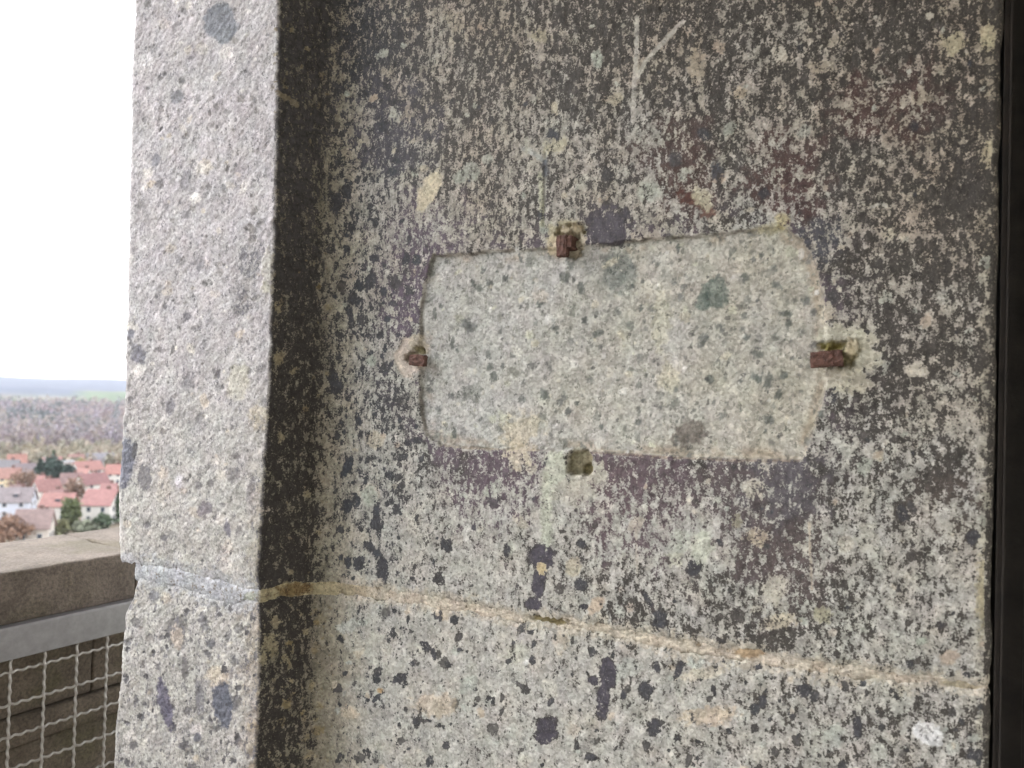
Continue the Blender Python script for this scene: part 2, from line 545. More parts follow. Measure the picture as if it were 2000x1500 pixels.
class Skin:
    """vertex fields of one block: colour, patina and relief, with brushes in photo pixels"""
    def __init__(self, P, px, py, na=NA, ne=NE):
        self.na, self.ne = na, ne
        self.px, self.py = px, py
        sh = px.shape
        self.sh = sh
        self.col = np.zeros(sh + (3,)); self.pcol = np.zeros(sh + (3,))
        self.pat = np.zeros(sh); self.grit = np.ones(sh); self.h = np.zeros(sh)
        self.ok = np.ones(sh, bool)
        self.mx = np.mean(px, 0); self.my = np.mean(py, 1)
    def win(self, x, y, r):
        # columns run left to right once past the hidden return, rows run upwards
        a, b = self.na, -self.ne
        c0 = a + np.searchsorted(self.mx[a:b], x - r - 45); c1 = a + np.searchsorted(self.mx[a:b], x + r + 45)
        ry = -self.py[:, min(max((c0 + c1) // 2, 0), self.py.shape[1] - 1)]
        r0 = np.searchsorted(ry, -(y + r + 60)); r1 = np.searchsorted(ry, -(y - r - 60))
        return slice(max(r0, 0), max(r1, 0)), slice(max(c0, 0), max(c1, 0))
    def blob(self, x, y, rx, ry, ang=0, col=None, a=1.0, rough=0.25, soft=0.12, pat=None, pata=None, pcol=None, h=0.0, seed=0, square=False, nscale=None, grit=None):
        if col is not None:
            mean = float(np.mean(col))
            if mean < 82 and pat is None or mean < 82 and pat == 0 or mean < 82 and pat == 0.0:
                pcol, col, pat, soft, rx, ry = col, None, 1.25, max(soft, 0.28), rx * .88, ry * .88      # dark clasts get the granular edge
            elif mean > 112:
                col = tuple(0.7 * np.array(col, float) + 0.3 * mean)
        w = self.win(x, y, max(rx, ry) * 1.6)
        px, py = self.px[w], self.py[w]
        if px.size == 0: return
        c, s = math.cos(math.radians(ang)), math.sin(math.radians(ang))
        dx, dy = px - x, py - y
        u, v = (dx * c + dy * s) / rx, (-dx * s + dy * c) / ry
        d = (np.abs(u) ** 4 + np.abs(v) ** 4) ** 0.25 if square else np.hypot(u, v)
        ns = nscale or max(min(rx, ry) * 0.7, 3)
        d = d + rough * fbm(px / ns + seed * 3.7, py / ns, 90 + seed % 50, 4, 0.6)
        m = sstep(1 + soft, 1 - soft, d) * a
        if col is not None:
            self.col[w] = self.col[w] * (1 - m[..., None]) + lin(col) * m[..., None]
        if pcol is not None:
            self.pcol[w] = self.pcol[w] * (1 - m[..., None]) + lin(pcol) * m[..., None]
        if pat is not None:
            mm = m if pata is None else m * pata
            self.pat[w] = self.pat[w] * (1 - mm) + pat * mm
        if grit is not None:
            self.grit[w] = self.grit[w] * (1 - m) + grit * m
        if h:
            self.h[w] += h * m
    def stroke(self, pts, wdt, col=None, a=1.0, pat=None, h=0.0, rough=0.4, seed=0):
        pts = np.array(pts, float)
        cx, cy = pts.mean(0)
        r = np.max(np.hypot(*(pts - [cx, cy]).T)) + wdt * 3
        w = self.win(cx, cy, r)
        px, py = self.px[w], self.py[w]
        if px.size == 0: return
        d = np.full(px.shape, 1e9)
        for p, q in zip(pts[:-1], pts[1:]):
            e = q - p
            k = np.clip(((px - p[0]) * e[0] + (py - p[1]) * e[1]) / (e @ e), 0, 1)
            d = np.minimum(d, np.hypot(px - p[0] - k * e[0], py - p[1] - k * e[1]))
        d = d / wdt + rough * fbm(px / 9, py / 9, 70 + seed, 4, 0.6)
        m = sstep(1.2, 0.6, d) * a
        if col is not None:
            self.col[w] = self.col[w] * (1 - m[..., None]) + lin(col) * m[..., None]
        if pat is not None:
            self.pat[w] = self.pat[w] * (1 - m) + pat * m
        if h:
            self.h[w] += h * m

DARK = (50, 50, 56)

def paint_common(k, U, z):
    """base colours by zone"""
    px, py = k.px, k.py
    zone = np.broadcast_to(ZONE, px.shape)
    A = lambda c: np.asarray(lin(c))
    warm, green, lilac = A((164, 154, 141)), A((169, 167, 161)), A((176, 171, 164))
    f = np.clip(0.75 - py / 950 + 0.5 * sstep(1500, 1950, px) + 0.35 * fbm(px / 170, py / 170, 12, 3), 0, 1)[..., None]
    main = green * (1 - f) + warm * f
    # yellowish film by the hollow and at the right-hand arris
    fy = np.clip(sstep(735, 650, px + 22 * fbm(px / 40, py / 60, 13, 3)) + 0.8 * sstep(1895, 1932, px + 14 * fbm(px / 30, py / 60, 14, 3)), 0, 1)[..., None]
    main = main * (1 - 0.55 * fy) + A((150, 143, 122)) * 0.55 * fy
    # pale grey, pinkish, greenish lapilli as low-contrast patches
    q = fbm(px / 38, py / 38, 15, 3)[..., None]
    main = main * (1 + 0.16 * q) * np.array([1.0, 1.0, 1.0]) + np.maximum(fbm(px / 60, py / 60, 16, 3), 0)[..., None] * np.array([0.035, 0.02, 0.01])
    b = fbm(px / 60, py / 60, 17, 4)[..., None]
    lo = sstep(500, 1100, py)[..., None]
    bright = (A((172, 168, 170)) * (1 - lo) + A((166, 163, 158)) * lo) * (1 + 0.12 * b)  # paler lilac towards the top paints in veiling glare
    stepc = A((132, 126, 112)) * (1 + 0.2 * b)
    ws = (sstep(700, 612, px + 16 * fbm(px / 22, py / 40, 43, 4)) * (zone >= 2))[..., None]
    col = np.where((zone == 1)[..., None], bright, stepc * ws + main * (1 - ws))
    col = np.where((zone == 0)[..., None], bright * 0.95, col)
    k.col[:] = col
    # patina
    pat = grid_sample(PAT, px, py) + 0.02 * sstep(480, 300, py) + 0.0 * sstep(1600, 1750, px) + 0.10 * fbm(px / 55, py / 55, 18, 4) + 0.07 * fbm(px / 16, py / 24, 19, 3) + (0.05 + 0.07 * sstep(700, 200, py)) * fbm(px / 9, py / 130, 191, 3) + 0.06 * fbm(px / 26, py / 260, 192, 3)
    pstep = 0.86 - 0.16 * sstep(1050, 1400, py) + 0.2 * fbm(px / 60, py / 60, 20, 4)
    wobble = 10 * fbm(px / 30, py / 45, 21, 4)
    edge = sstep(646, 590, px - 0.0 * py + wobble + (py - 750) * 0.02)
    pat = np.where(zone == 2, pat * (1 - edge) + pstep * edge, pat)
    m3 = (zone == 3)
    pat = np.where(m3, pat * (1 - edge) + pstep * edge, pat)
    pat = np.where(zone == 1, 0.12 + 0.08 * fbm(px / 45, py / 45, 22, 4), pat)
    pat = np.where(zone == 0, 0.25, np.where(zone == 4, 0.8, pat))
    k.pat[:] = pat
    # patina colour: brownish black, blue-black to the left, maroon and violet clouds
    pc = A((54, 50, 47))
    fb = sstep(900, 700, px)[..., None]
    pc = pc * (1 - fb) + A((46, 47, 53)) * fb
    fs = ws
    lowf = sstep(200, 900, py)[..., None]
    pc = pc * (1 - fs) + (A((64, 62, 64)) * (1 - lowf) + A((42, 38, 37)) * lowf) * fs  # step colour greyed towards the top, painting in veiling glare
    pc = np.where((zone == 1)[..., None], A((98, 96, 100)), pc)
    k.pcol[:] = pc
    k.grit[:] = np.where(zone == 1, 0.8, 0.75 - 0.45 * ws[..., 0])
    # relief (metres)
    h = 0.0014 * fbm(U * 11, z * 11, 23, 4) + 0.0005 * fbm(U * 75, z * 60, 24, 4, 0.6)
    ru, rv = (U * 0.75 + z * 0.66), (-U * 0.66 + z * 0.75)
    hb = 0.0017 * fbm(U * 10, z * 10, 25, 3) + 0.0006 * fbm(ru * 55, rv * 100, 26, 4, 0.55) + 0.0003 * fbm(U * 230, z * 230, 27, 3)
    hs = 0.0016 * fbm(U * 18, z * 9, 28, 4) + 0.0006 * fbm(U * 120, z * 70, 29, 4, 0.6)
    k.h[:] = np.where(zone <= 1, hb, np.where(zone == 2, hs, h))

def scatter(k, n, xr, yr, rr, cols, seed, amin=0.75, elong=0.5, rough=0.28, avoid=None, h=0.0, pat=None, weight=None):
    rg = np.random.default_rng(seed)
    for i in range(n):
        x, y = rg.uniform(*xr), rg.uniform(*yr)
        if weight is not None and rg.random() > weight(x, y): continue
        if avoid is not None and avoid(x, y): continue
        r = rr[0] + (rr[1] - rr[0]) * rg.random() ** 3.6
        e = 1 - elong * rg.random()
        c = np.array(cols[rg.integers(len(cols))]) + rg.uniform(-8, 8)
        k.blob(x, y, r, r * e, rg.uniform(0, 180) if elong < 0.55 else rg.normal(95, 28), c, rg.uniform(amin, 1.0), rough, 0.16, pat=pat, h=h, seed=i % 50, nscale=max(r * .6, 3))

def in_panel(x, y):
    return bool(poly_sdf(np.array([x]), np.array([y]), PANEL)[0] < 6)

def paint_upper(k, U, z):
    paint_common(k, U, z)
    px, py = k.px, k.py
    zone = np.broadcast_to(ZONE, px.shape)
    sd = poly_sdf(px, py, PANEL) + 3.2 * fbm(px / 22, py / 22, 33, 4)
    sd = np.where(zone == 3, sd, 999)
    # violet-black halo of old paint round the recess
    halo = np.exp(-np.clip(sd, 0, 999) / 45.0) * sstep(-0.25, 0.35, fbm(px / 60, py / 60, 34, 3)) * (sd > 0)
    k.pcol[:] = k.pcol * (1 - 0.7 * halo[..., None]) + lin((84, 72, 86)) * 0.7 * halo[..., None]
    k.pat[:] += 0.16 * halo * (py > 470) - 0.0
    for x, y, r, c in ((1330, 300, 60, (64, 48, 46)), (1345, 370, 50, (66, 48, 45)), (1260, 300, 35, (68, 54, 52)), (1530, 340, 70, (68, 48, 46)), (1560, 390, 50, (66, 46, 46)),
                       (1680, 215, 55, (66, 46, 44)), (1790, 205, 60, (64, 46, 44)), (1260, 960, 110, (84, 70, 76)), (1450, 1000, 110, (74, 64, 66)), (1540, 960, 70, (78, 74, 80)),
                       (1180, 980, 60, (84, 68, 74)), (1550, 1110, 80, (70, 60, 60)), (960, 930, 90, (84, 70, 80)), (1600, 470, 40, (60, 61, 68)), (830, 480, 80, (84, 72, 84)),
                       (790, 600, 45, (82, 70, 84)), (760, 260, 80, (64, 62, 70)), (1900, 300, 80, (52, 48, 46)), (1850, 1000, 60, (66, 58, 54))):
        k.blob(x, y, r, r * 1.2, 0, pcol=c, a=0.85, rough=0.6, soft=0.4, seed=int(x) % 50)
    # dense patina clouds
    for x, y, rx, ry, v in ((1300, 15, 240, 36, .74), (1420, 110, 60, 40, .78), (1740, 60, 120, 50, .8), (1882, 370, 52, 52, 1.15), (1900, 200, 34, 80, .74), (1330, 330, 38, 70, .74), (1390, 190, 22, 60, .85),
                            (1180, 60, 70, 70, .8), (740, 90, 60, 60, .8), (760, 280, 50, 60, .75), (720, 180, 40, 50, .8), (960, 120, 80, 70, .68), (1120, 170, 60, 60, .72),
                            (1590, 450, 22, 45, .8), (1245, 915, 60, 28, .78), (1545, 940, 60, 50, .88), (1510, 1080, 45, 60, .8), (1490, 1250, 60, 35, .88), (1220, 1190, 36, 38, .74), (1120, 985, 22, 26, .74),
                            (960, 915, 60, 35, .78), (800, 580, 22, 60, .75), (770, 790, 35, 45, .6), (1790, 520, 60, 50, .74), (1750, 470, 50, 40, .74), (1730, 700, 35, 60, .8), (1640, 560, 22, 60, .7),
                            (1833, 945, 42, 32, 1.05), (1690, 790, 40, 30, .7), (1330, 1240, 40, 26, .6), (1760, 1005, 18, 26, .8), (1640, 1180, 40, 40, .6), (1440, 915, 90, 22, .72), (870, 890, 40, 22, .66)):
        k.blob(x, y, rx, ry, 0, pat=v, a=0.8, rough=0.55, soft=0.45, seed=int(x + y) % 50, nscale=18)
    # clean clouds
    for x, y, rx, ry, v in ((1080, 280, 55, 50, .38), (1260, 250, 45, 60, .40), (1240, 400, 60, 40, .36), (900, 420, 50, 40, .36), (1380, 120, 35, 40, .5), (1500, 260, 45, 30, .42), (1470, 140, 28, 70, .45),
                            (1640, 430, 60, 40, .5), (1790, 440, 30, 30, .4), (1370, 1060, 60, 60, .22), (1320, 1110, 45, 45, .28), (1680, 1050, 60, 40, .25), (1500, 1170, 40, 30, .3), (1690, 880, 50, 30, .34),
                            (1620, 870, 35, 25, .3), (1100, 960, 45, 55, .12), (1065, 1020, 30, 80, .16), (1850, 820, 60, 40, .34), (1760, 560, 40, 22, .4), (700, 230, 30, 60, .36), (700, 350, 35, 30, .34)):
        k.blob(x, y, rx, ry, 0, pat=v, a=0.8, rough=0.5, soft=0.4, seed=int(x + 2 * y) % 50, nscale=20)
    # the recessed panel: freshly cut, clean stone
    ins = sstep(2.2, -2.2, sd)
    fr = np.clip((px - 900) / 700 + 0.4 * fbm(px / 120, py / 120, 35, 3), 0, 1)[..., None]
    pc = (lin((172, 171, 167)) * (1 - fr) + lin((173, 169, 158)) * fr) * (1 + 0.10 * fbm(px / 30, py / 30, 36, 3)[..., None])
    k.col[:] = k.col * (1 - ins[..., None]) + pc * ins[..., None]
    k.pat[:] = k.pat * (1 - ins) + (0.07 + 0.12 * fbm(px / 40, py / 40, 37, 4)) * ins
    k.pcol[:] = k.pcol * (1 - ins[..., None]) + lin((112, 112, 104)) * ins[..., None]
    k.grit[:] = k.grit * (1 - ins) + 0.8 * ins
    # bare strip and brown film along the edges of the cut
    rim = np.exp(-(np.abs(sd) / 5.0) ** 2)
    rb = 0.6 * np.exp(-((sd - 1) / 4.0) ** 2) * sstep(1400, 1560, px)  # right rim painted darker to offset the light it catches
    k.col[:] = k.col * (1 - rb[..., None]) + lin((132, 120, 104)) * rb[..., None]
    k.pat[:] *= (1 - 0.6 * rim * sstep(600, 1000, px))
    film = np.exp(-((sd + 11) / 10.0) ** 2) * sstep(-0.1, 0.5, fbm(px / 70, py / 70, 38, 3) + 0.3 * (px > 1450) + 0.25 * (py > 840))
    k.col[:] = k.col * (1 - 0.55 * film[..., None]) + lin((150, 132, 112)) * 0.55 * film[..., None]
    depth = 0.0064 * (0.8 + 0.35 * fbm(px / 160, py / 160, 39, 2))
    k.h[:] -= depth * sstep(2.0, -2.0, sd)
    k.h[:] += np.where(ins > 0.5, 0.0003 * fbm((px + py) / 14, (px - py) / 26, 40, 3), 0)
    # the outline: a fine cut groove, with its edge shadow painted into the colour
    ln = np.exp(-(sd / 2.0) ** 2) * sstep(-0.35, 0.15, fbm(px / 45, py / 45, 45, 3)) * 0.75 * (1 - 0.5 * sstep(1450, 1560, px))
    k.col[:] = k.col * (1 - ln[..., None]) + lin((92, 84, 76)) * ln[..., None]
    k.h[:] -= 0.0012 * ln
    # a scored line along the foot of the panel
    k.stroke([(1150, 884), (1300, 894), (1430, 900), (1560, 902)], 2.6, (128, 112, 100), 0.8, h=-0.0026, rough=0.3)
    k.stroke([(1150, 878), (1300, 887), (1430, 892), (1560, 893)], 2.2, (176, 166, 150), 0.6, rough=0.3)
    k.stroke([(860, 871), (960, 878), (1050, 880)], 2.2, (140, 128, 112), 0.7, h=-0.0018, rough=0.3)
    # random lapilli
    wl_ = lambda x, y: 0.35 + 0.65 * sstep(0, 500, y) if x < 850 else 0.35 + 0.5 * sstep(800, 1100, y)
    scatter(k, 480, (650, 1940), (0, 1330), (3, 17), [(48, 50, 57), (56, 54, 56), (66, 62, 60)], 201, 0.7, 0.5, avoid=in_panel, weight=wl_)
    scatter(k, 150, (652, 860), (330, 1140), (3, 14), [(44, 47, 54), (50, 50, 54)], 202, 0.85, 0.6, avoid=in_panel)
    scatter(k, 300, (660, 1940), (0, 1330), (6, 24), [(182, 170, 146), (170, 172, 158), (188, 178, 160), (172, 150, 128), (160, 166, 152)], 203, 0.25, 0.5, pat=0.2, avoid=in_panel)
    scatter(k, 900, (822, 1610), (450, 895), (2, 10), [(118, 120, 114), (104, 108, 104), (132, 132, 122), (96, 98, 96)], 204, 0.5, 0.6, 0.5, avoid=lambda x, y: not in_panel(x, y))
    scatter(k, 260, (822, 1610), (450, 895), (3, 12), [(196, 196, 184), (190, 182, 160), (204, 202, 196), (182, 182, 158)], 205, 0.2, 0.5, 0.4, avoid=lambda x, y: not in_panel(x, y))
    scatter(k, 600, (240, 530), (0, 1150), (2, 10), [(118, 114, 114), (104, 102, 104), (132, 126, 122)], 206, 0.4, 0.6, 0.4, h=-0.0006)
    scatter(k, 120, (250, 530), (0, 1150), (4, 15), [(198, 190, 180), (206, 200, 196), (190, 176, 160)], 207, 0.35, 0.5, 0.4)
    B = k.blob
    # single dark clasts one can point to
    for x, y, rx, ry, an in ((655, 398, 13, 24, 5), (677, 373, 10, 14, 0), (725, 548, 11, 21, 22), (684, 612, 7, 17, -8), (657, 748, 14, 24, 0), (694, 585, 14, 8, 0), (735, 1022, 13, 16, -10),
                             (722, 1068, 16, 8, 40), (703, 1100, 12, 15, 30), (747, 1112, 11, 28, -5), (1057, 418, 8, 13, 5), (1287, 1210, 17, 22, 0), (1135, 1142, 15, 14, 0), (1763, 1003, 12, 20, -20),
                             (1900, 1050, 16, 17, 35), (1888, 1322, 11, 9, 0), (730, 505, 11, 8, 0), (1630, 770, 8, 20, 10), (1265, 1170, 20, 6, 60), (1135, 1062, 11, 10, 0), (815, 860, 11, 7, 0), (797, 865, 9, 7, 30),
                             (1355, 1110, 16, 18, 0), (990, 1075, 7, 16, 0), (1105, 935, 7, 6, 0), (1070, 905, 12, 8, 40), (1140, 1185, 9, 6, 0)):
        B(x, y, rx, ry, an, DARK, 0.95, 0.22, 0.1, pat=0.0, seed=int(x) % 50, grit=0.1)
    B(678, 913, 9, 25, 22, (44, 48, 56), 1, 0.15, 0.1, pat=0, grit=0.1)
    B(1188, 440, 46, 42, 4, (64, 60, 68), 0.97, 0.34, 0.2, pat=0, square=True, nscale=15, grit=0.2, seed=4)
    rg = random.Random(3)
    for i in range(14):
        x = rg.uniform(1153, 1222); y = rg.uniform(408, 452)
        k.stroke([(x, y), (x + 1.5, y + rg.uniform(10, 26))], 1.4, (132, 126, 132), rg.uniform(.3, .7), pat=.5, rough=.9, seed=i)
    B(1058, 1088, 28, 30, 0, (60, 56, 66), 1, 0.14, 0.08, pat=0, grit=0.15); B(1052, 1138, 14, 38, 6, (60, 56, 66), 1, 0.14, 0.08, pat=0, grit=0.15); B(1041, 1181, 18, 14, 20, (60, 56, 66), 1, 0.16, 0.08, pat=0, grit=0.15)
    B(1057, 1110, 9, 14, 0, (186, 166, 124), 1, 0.3, 0.2, pat=0.02)
    B(1400, 335, 13, 20, 0, (56, 58, 66), .9, .4, .15, pat=.3); B(1352, 388, 34, 15, 25, (78, 48, 42), .95, .55, .12, pat=0.2); B(1385, 415, 16, 10, -20, (96, 66, 58), .9, .5, .12, pat=.2)
    B(1205, 530, 33, 40, 25, (118, 124, 118), 0.75, 0.3, 0.2, pat=0.30, pcol=(84, 90, 86)); B(1190, 512, 20, 6, -30, (190, 182, 160), .9, .4, .2)
    B(1394, 572, 28, 30, 0, (108, 116, 109), 0.9, 0.25, 0.14, pat=.22, pcol=(70, 84, 78)); B(1372, 590, 16, 16, 0, (102, 110, 104), 0.85, 0.3, 0.14, pat=.24, pcol=(70, 84, 78)); B(1398, 560, 12, 10, 0, (140, 150, 134), .6, .5, .3)
    B(1345, 848, 34, 25, -25, (112, 104, 98), 0.85, 0.3, 0.16, pat=.22, pcol=(76, 74, 72)); B(912, 768, 24, 15, -20, (130, 132, 124), 0.7, 0.35, 0.2, pat=.38, pcol=(70, 74, 72)); B(912, 636, 17, 12, 40, (96, 98, 96), .8, .5, .2, pat=.2)
    for x, y, rx, ry, an in ((1165, 650, 12, 7, -25), (1520, 770, 7, 11, 25), (1535, 612, 14, 6, 0), (1132, 558, 6, 10, 0), (846, 612, 4, 13, 0), (880, 668, 4, 13, 8), (1500, 745, 8, 18, 15), (1082, 640, 8, 6, 0), (1385, 740, 9, 8, 0),
                             (1455, 540, 8, 8, 0), (1515, 555, 9, 7, 0), (1478, 690, 12, 9, 30), (1476, 738, 14, 7, 35), (1060, 770, 8, 14, -20), (960, 735, 8, 10, 0), (885, 845, 5, 12, 0), (930, 560, 12, 7, 20), (1100, 540, 12, 10, 40)):
        B(x, y, rx, ry, an, (98, 102, 98), 0.85, 0.4, 0.15, seed=int(y) % 50)
    for x, y, rx, ry, an, c, a in ((1372, 388, 15, 26, -40, (186, 176, 146), .95), (1015, 842, 38, 32, -20, (196, 184, 156), .85), (1012, 890, 26, 26, 0, (190, 176, 148), .85),
                                   (1305, 738, 22, 27, 10, (194, 186, 160), .85), (1862, 85, 28, 22, -10, (188, 176, 138), .95), (1930, 70, 20, 26, 10, (186, 172, 134), .95), (1928, 302, 13, 26, 10, (184, 168, 134), .9),
                                   (1445, 182, 15, 13, 0, (184, 166, 136), .9), (1290, 625, 18, 60, 5, (190, 184, 156), .6), (1053, 577, 16, 13, 0, (196, 186, 172), .85), (1370, 1068, 26, 28, 0, (176, 180, 160), .85),
                                   (1325, 1058, 20, 26, 20, (174, 178, 162), .85), (1318, 1092, 14, 14, 0, (180, 180, 156), .8), (1512, 1150, 24, 32, 0, (178, 172, 154), .85), (1522, 1214, 34, 15, -12, (176, 160, 130), .75),
                                   (1478, 1050, 22, 18, 0, (178, 156, 126), .8), (1440, 1018, 11, 14, 0, (136, 128, 100), .9), (1695, 1050, 22, 28, 0, (178, 174, 156), .7), (1608, 1200, 18, 17, 0, (160, 154, 118), .85),
                                   (1920, 1160, 14, 70, 0, (158, 144, 100), .75), (1510, 445, 34, 10, -8, (182, 172, 138), .9), (1527, 430, 13, 16, 0, (190, 174, 122), .9), (915, 1045, 12, 16, 0, (196, 192, 184), .9),
                                   (1055, 70, 18, 14, 0, (164, 156, 124), .8), (890, 40, 16, 34, -35, (160, 146, 124), .7), (1085, 285, 26, 14, -20, (176, 166, 134), .8), (1360, 128, 18, 30, 0, (168, 148, 120), .7),
                                   (1600, 130, 26, 12, 0, (172, 160, 134), .7), (1640, 80, 26, 12, -20, (170, 158, 134), .7), (1735, 455, 14, 12, 0, (186, 176, 150), .9), (1800, 190, 24, 16, 0, (162, 146, 124), .8)):
        B(x, y, rx, ry, an, c, a * .88, 0.5, 0.26, pat=0.14, seed=int(x + y) % 50, grit=0.35)
    B(838, 372, 17, 42, 28, (206, 192, 160), .95, 0.22, 0.16, pat=0.05, grit=.3)
    # mortar dressings and the cut holes of the fixings
    cr = (194, 180, 162)
    B(796, 700, 26, 36, 0, (200, 184, 168), 1, 0.22, 0.1, pat=0.0, h=-0.002, nscale=16, grit=.1); B(815, 672, 18, 16, 0, (184, 172, 148), .9, .4, .2, pat=0, grit=.1)
    B(802, 697, 13, 10, 0, (150, 138, 108), .9, .3, .2, pat=0, h=-0.010); B(816, 684, 10, 7, 20, (150, 140, 92), .9, .3, .2, pat=0, h=-0.012)
    B(1665, 690, 52, 46, 0, (182, 176, 154), 1, 0.35, 0.12, pat=0.02, nscale=16); B(1650, 745, 48, 24, 10, (180, 172, 152), 1, .4, .15, pat=0.03, nscale=14); B(1630, 655, 36, 22, 0, (178, 174, 152), 1, .4, .2, pat=0.05, nscale=14)
    B(1645, 692, 32, 24, -5, (140, 128, 84), 0.95, 0.25, 0.25, pat=0, h=-0.007, nscale=12, grit=.1); B(1622, 676, 24, 9, 0, (132, 122, 66), .9, .3, .25, pat=0, h=-0.004, grit=.1); B(1663, 680, 14, 18, 20, (176, 160, 126), .8, .5, .2, h=0.006, nscale=8)
    B(1106, 455, 36, 26, 0, (176, 166, 134), 1, 0.3, 0.2, pat=0.03, nscale=14, grit=.2); B(1080, 480, 12, 20, 0, (198, 180, 142), .9, .3, .2, pat=0); B(1112, 452, 27, 15, 0, (150, 136, 100), .95, .2, .14, pat=0, h=-0.009, nscale=14, grit=.1)
    B(1103, 448, 11, 9, 0, (168, 154, 122), .9, .2, .2, h=0.008); B(1127, 446, 13, 11, 0, (150, 134, 102), .95, .15, .15, h=0.010); B(1120, 482, 15, 22, 0, (172, 158, 130), .9, .35, .2, pat=0, h=-0.006); B(1134, 470, 8, 16, 0, (186, 174, 148), .8, .3, .2, pat=0)
    B(1128, 930, 50, 32, 0, (178, 173, 156), .9, 0.5, 0.2, pat=0.08, nscale=16, grit=.25); B(1118, 965, 38, 24, 0, (176, 172, 156), .85, .55, .2, pat=0.12, nscale=16, grit=.25); B(1085, 915, 24, 30, 0, (180, 182, 162), 1, .35, .14, pat=.03, nscale=16)
    B(1131, 905, 24, 24, 0, (140, 130, 98), 1.0, 0.1, 0.10, pat=0, h=-0.011, square=True, nscale=14, grit=.1); B(1146, 918, 11, 11, 0, (112, 102, 72), .8, .2, .2, h=-0.006)
    # scratches, drill lines, runs
    k.stroke([(1244, 35), (1243, 110), (1239, 160), (1236, 235)], 5, (176, 172, 164), .95, pat=0.03, rough=.25); k.stroke([(1334, 42), (1300, 78), (1262, 120), (1246, 150)], 5, (176, 172, 164), .95, pat=0.03, rough=.25)
    k.stroke([(1372, 130), (1368, 170), (1372, 210)], 6, (160, 152, 140), .6, pat=.12, rough=.6); k.stroke([(1064, 300), (1064, 370), (1062, 440)], 3.0, (128, 126, 118), .8, pat=.1, h=-0.0015, rough=.3); k.stroke([(1055, 340), (1058, 440)], 5, (170, 172, 146), .6, pat=.15)
    k.stroke([(1022, 290), (1045, 300), (1062, 316)], 6, (158, 158, 154), .95, pat=.0, rough=.3); k.stroke([(1063, 318), (1066, 340)], 8, (62, 66, 76), .8, rough=.6)
    k.stroke([(1068, 930), (1066, 1000), (1068, 1060)], 12, (172, 176, 160), .7, pat=.06, rough=.5); k.stroke([(1580, 1020), (1586, 1150)], 2.5, (166, 152, 136), .7, pat=.1, rough=.4); k.stroke([(1242, 1040), (1246, 1120)], 3, (170, 162, 150), .6, pat=.1, rough=.4)
    k.stroke([(1480, 1140), (1476, 1190)], 2.5, (176, 172, 164), .7, pat=.1); k.stroke([(1494, 1160), (1494, 1200)], 2, (176, 172, 164), .7, pat=.1); k.stroke([(1700, 405), (1720, 396), (1730, 402)], 3, (178, 174, 168), .8, pat=.1)
    k.stroke([(1030, 230), (1026, 250), (1028, 300)], 3, (166, 164, 152), .6, pat=.2)
    k.stroke([(545, 182), (562, 192), (580, 204)], 6, (134, 124, 104), .9, pat=.05, rough=.3); B(572, 200, 7, 5, 20, (140, 128, 104), .9, .3, .2, pat=.05)
    # step: pale flecks
    scatter(k, 150, (530, 640), (0, 1150), (2, 8), [(124, 110, 84), (112, 102, 86), (140, 124, 92)], 208, 0.4, 0.5, 0.4, pat=.3)
    for x, y, r in ((545, 600, 9), (545, 700, 10), (600, 965, 7), (548, 855, 8), (640, 600, 6), (545, 705, 8)):
        B(x, y, r, r * 1.2, 0, (146, 132, 98), .8, .5, .2, pat=.1)
    # outer face: named clasts, worn dark patches, pale ledge
    B(430, 45, 34, 38, 0, (118, 122, 132), .95, .22, .12, pat=.2, pcol=(84, 88, 98)); B(345, 190, 13, 13, 0, (128, 128, 136), .9, .3, .2); B(363, 350, 9, 22, 12, (130, 126, 132), .85, .4, .2); B(305, 312, 8, 13, 20, (124, 124, 134), .9, .3, .2)
    B(490, 505, 24, 34, 15, (150, 146, 146), .7, .5, .3, pat=.58, pcol=(82, 80, 86), nscale=12); B(478, 560, 22, 40, 10, (150, 146, 144), .6, .5, .3, pat=.52, pcol=(86, 84, 90), nscale=12); B(470, 605, 15, 12, 0, (130, 126, 126), .7, .5, .2, pat=.5, pcol=(80, 78, 86))
    B(522, 520, 11, 34, 4, (172, 167, 156), .8, .3, .15, pat=0, h=0.002); B(520, 562, 10, 12, 0, (172, 168, 154), .9, .3, .2, pat=0, h=0.001); B(388, 512, 14, 16, 0, (140, 136, 138), .8, .5, .2, pat=.4)
    B(465, 745, 23, 33, 12, (176, 170, 152), .75, .3, .2, pat=.02); B(505, 812, 16, 24, 0, (186, 172, 142), .6, .4, .3); B(270, 692, 14, 19, -10, (110, 108, 122), .9, .35, .2, pat=.4); B(255, 652, 7, 10, 0, (112, 112, 124), .9, .3, .2)
    B(243, 905, 18, 48, 8, (104, 106, 120), .85, .35, .25, pat=.42, pcol=(66, 68, 80)); B(262, 880, 6, 18, 10, (66, 64, 66), .9, .3, .2); B(282, 932, 14, 24, -10, (108, 104, 106), .85, .4, .2, pat=.45); B(320, 955, 14, 28, 5, (172, 162, 150), .7, .35, .2); B(349, 940, 7, 14, 0, (206, 200, 204), .85, .3, .2)
    B(400, 995, 13, 18, 30, (112, 106, 112), .85, .4, .2); B(456, 928, 13, 15, 20, (126, 122, 122), .85, .35, .2); B(492, 955, 9, 26, 12, (120, 116, 120), .8, .4, .2); B(445, 1032, 6, 16, -8, (104, 102, 112), .85, .3, .2); B(333, 795, 9, 16, 5, (120, 116, 122), .85, .3, .2)
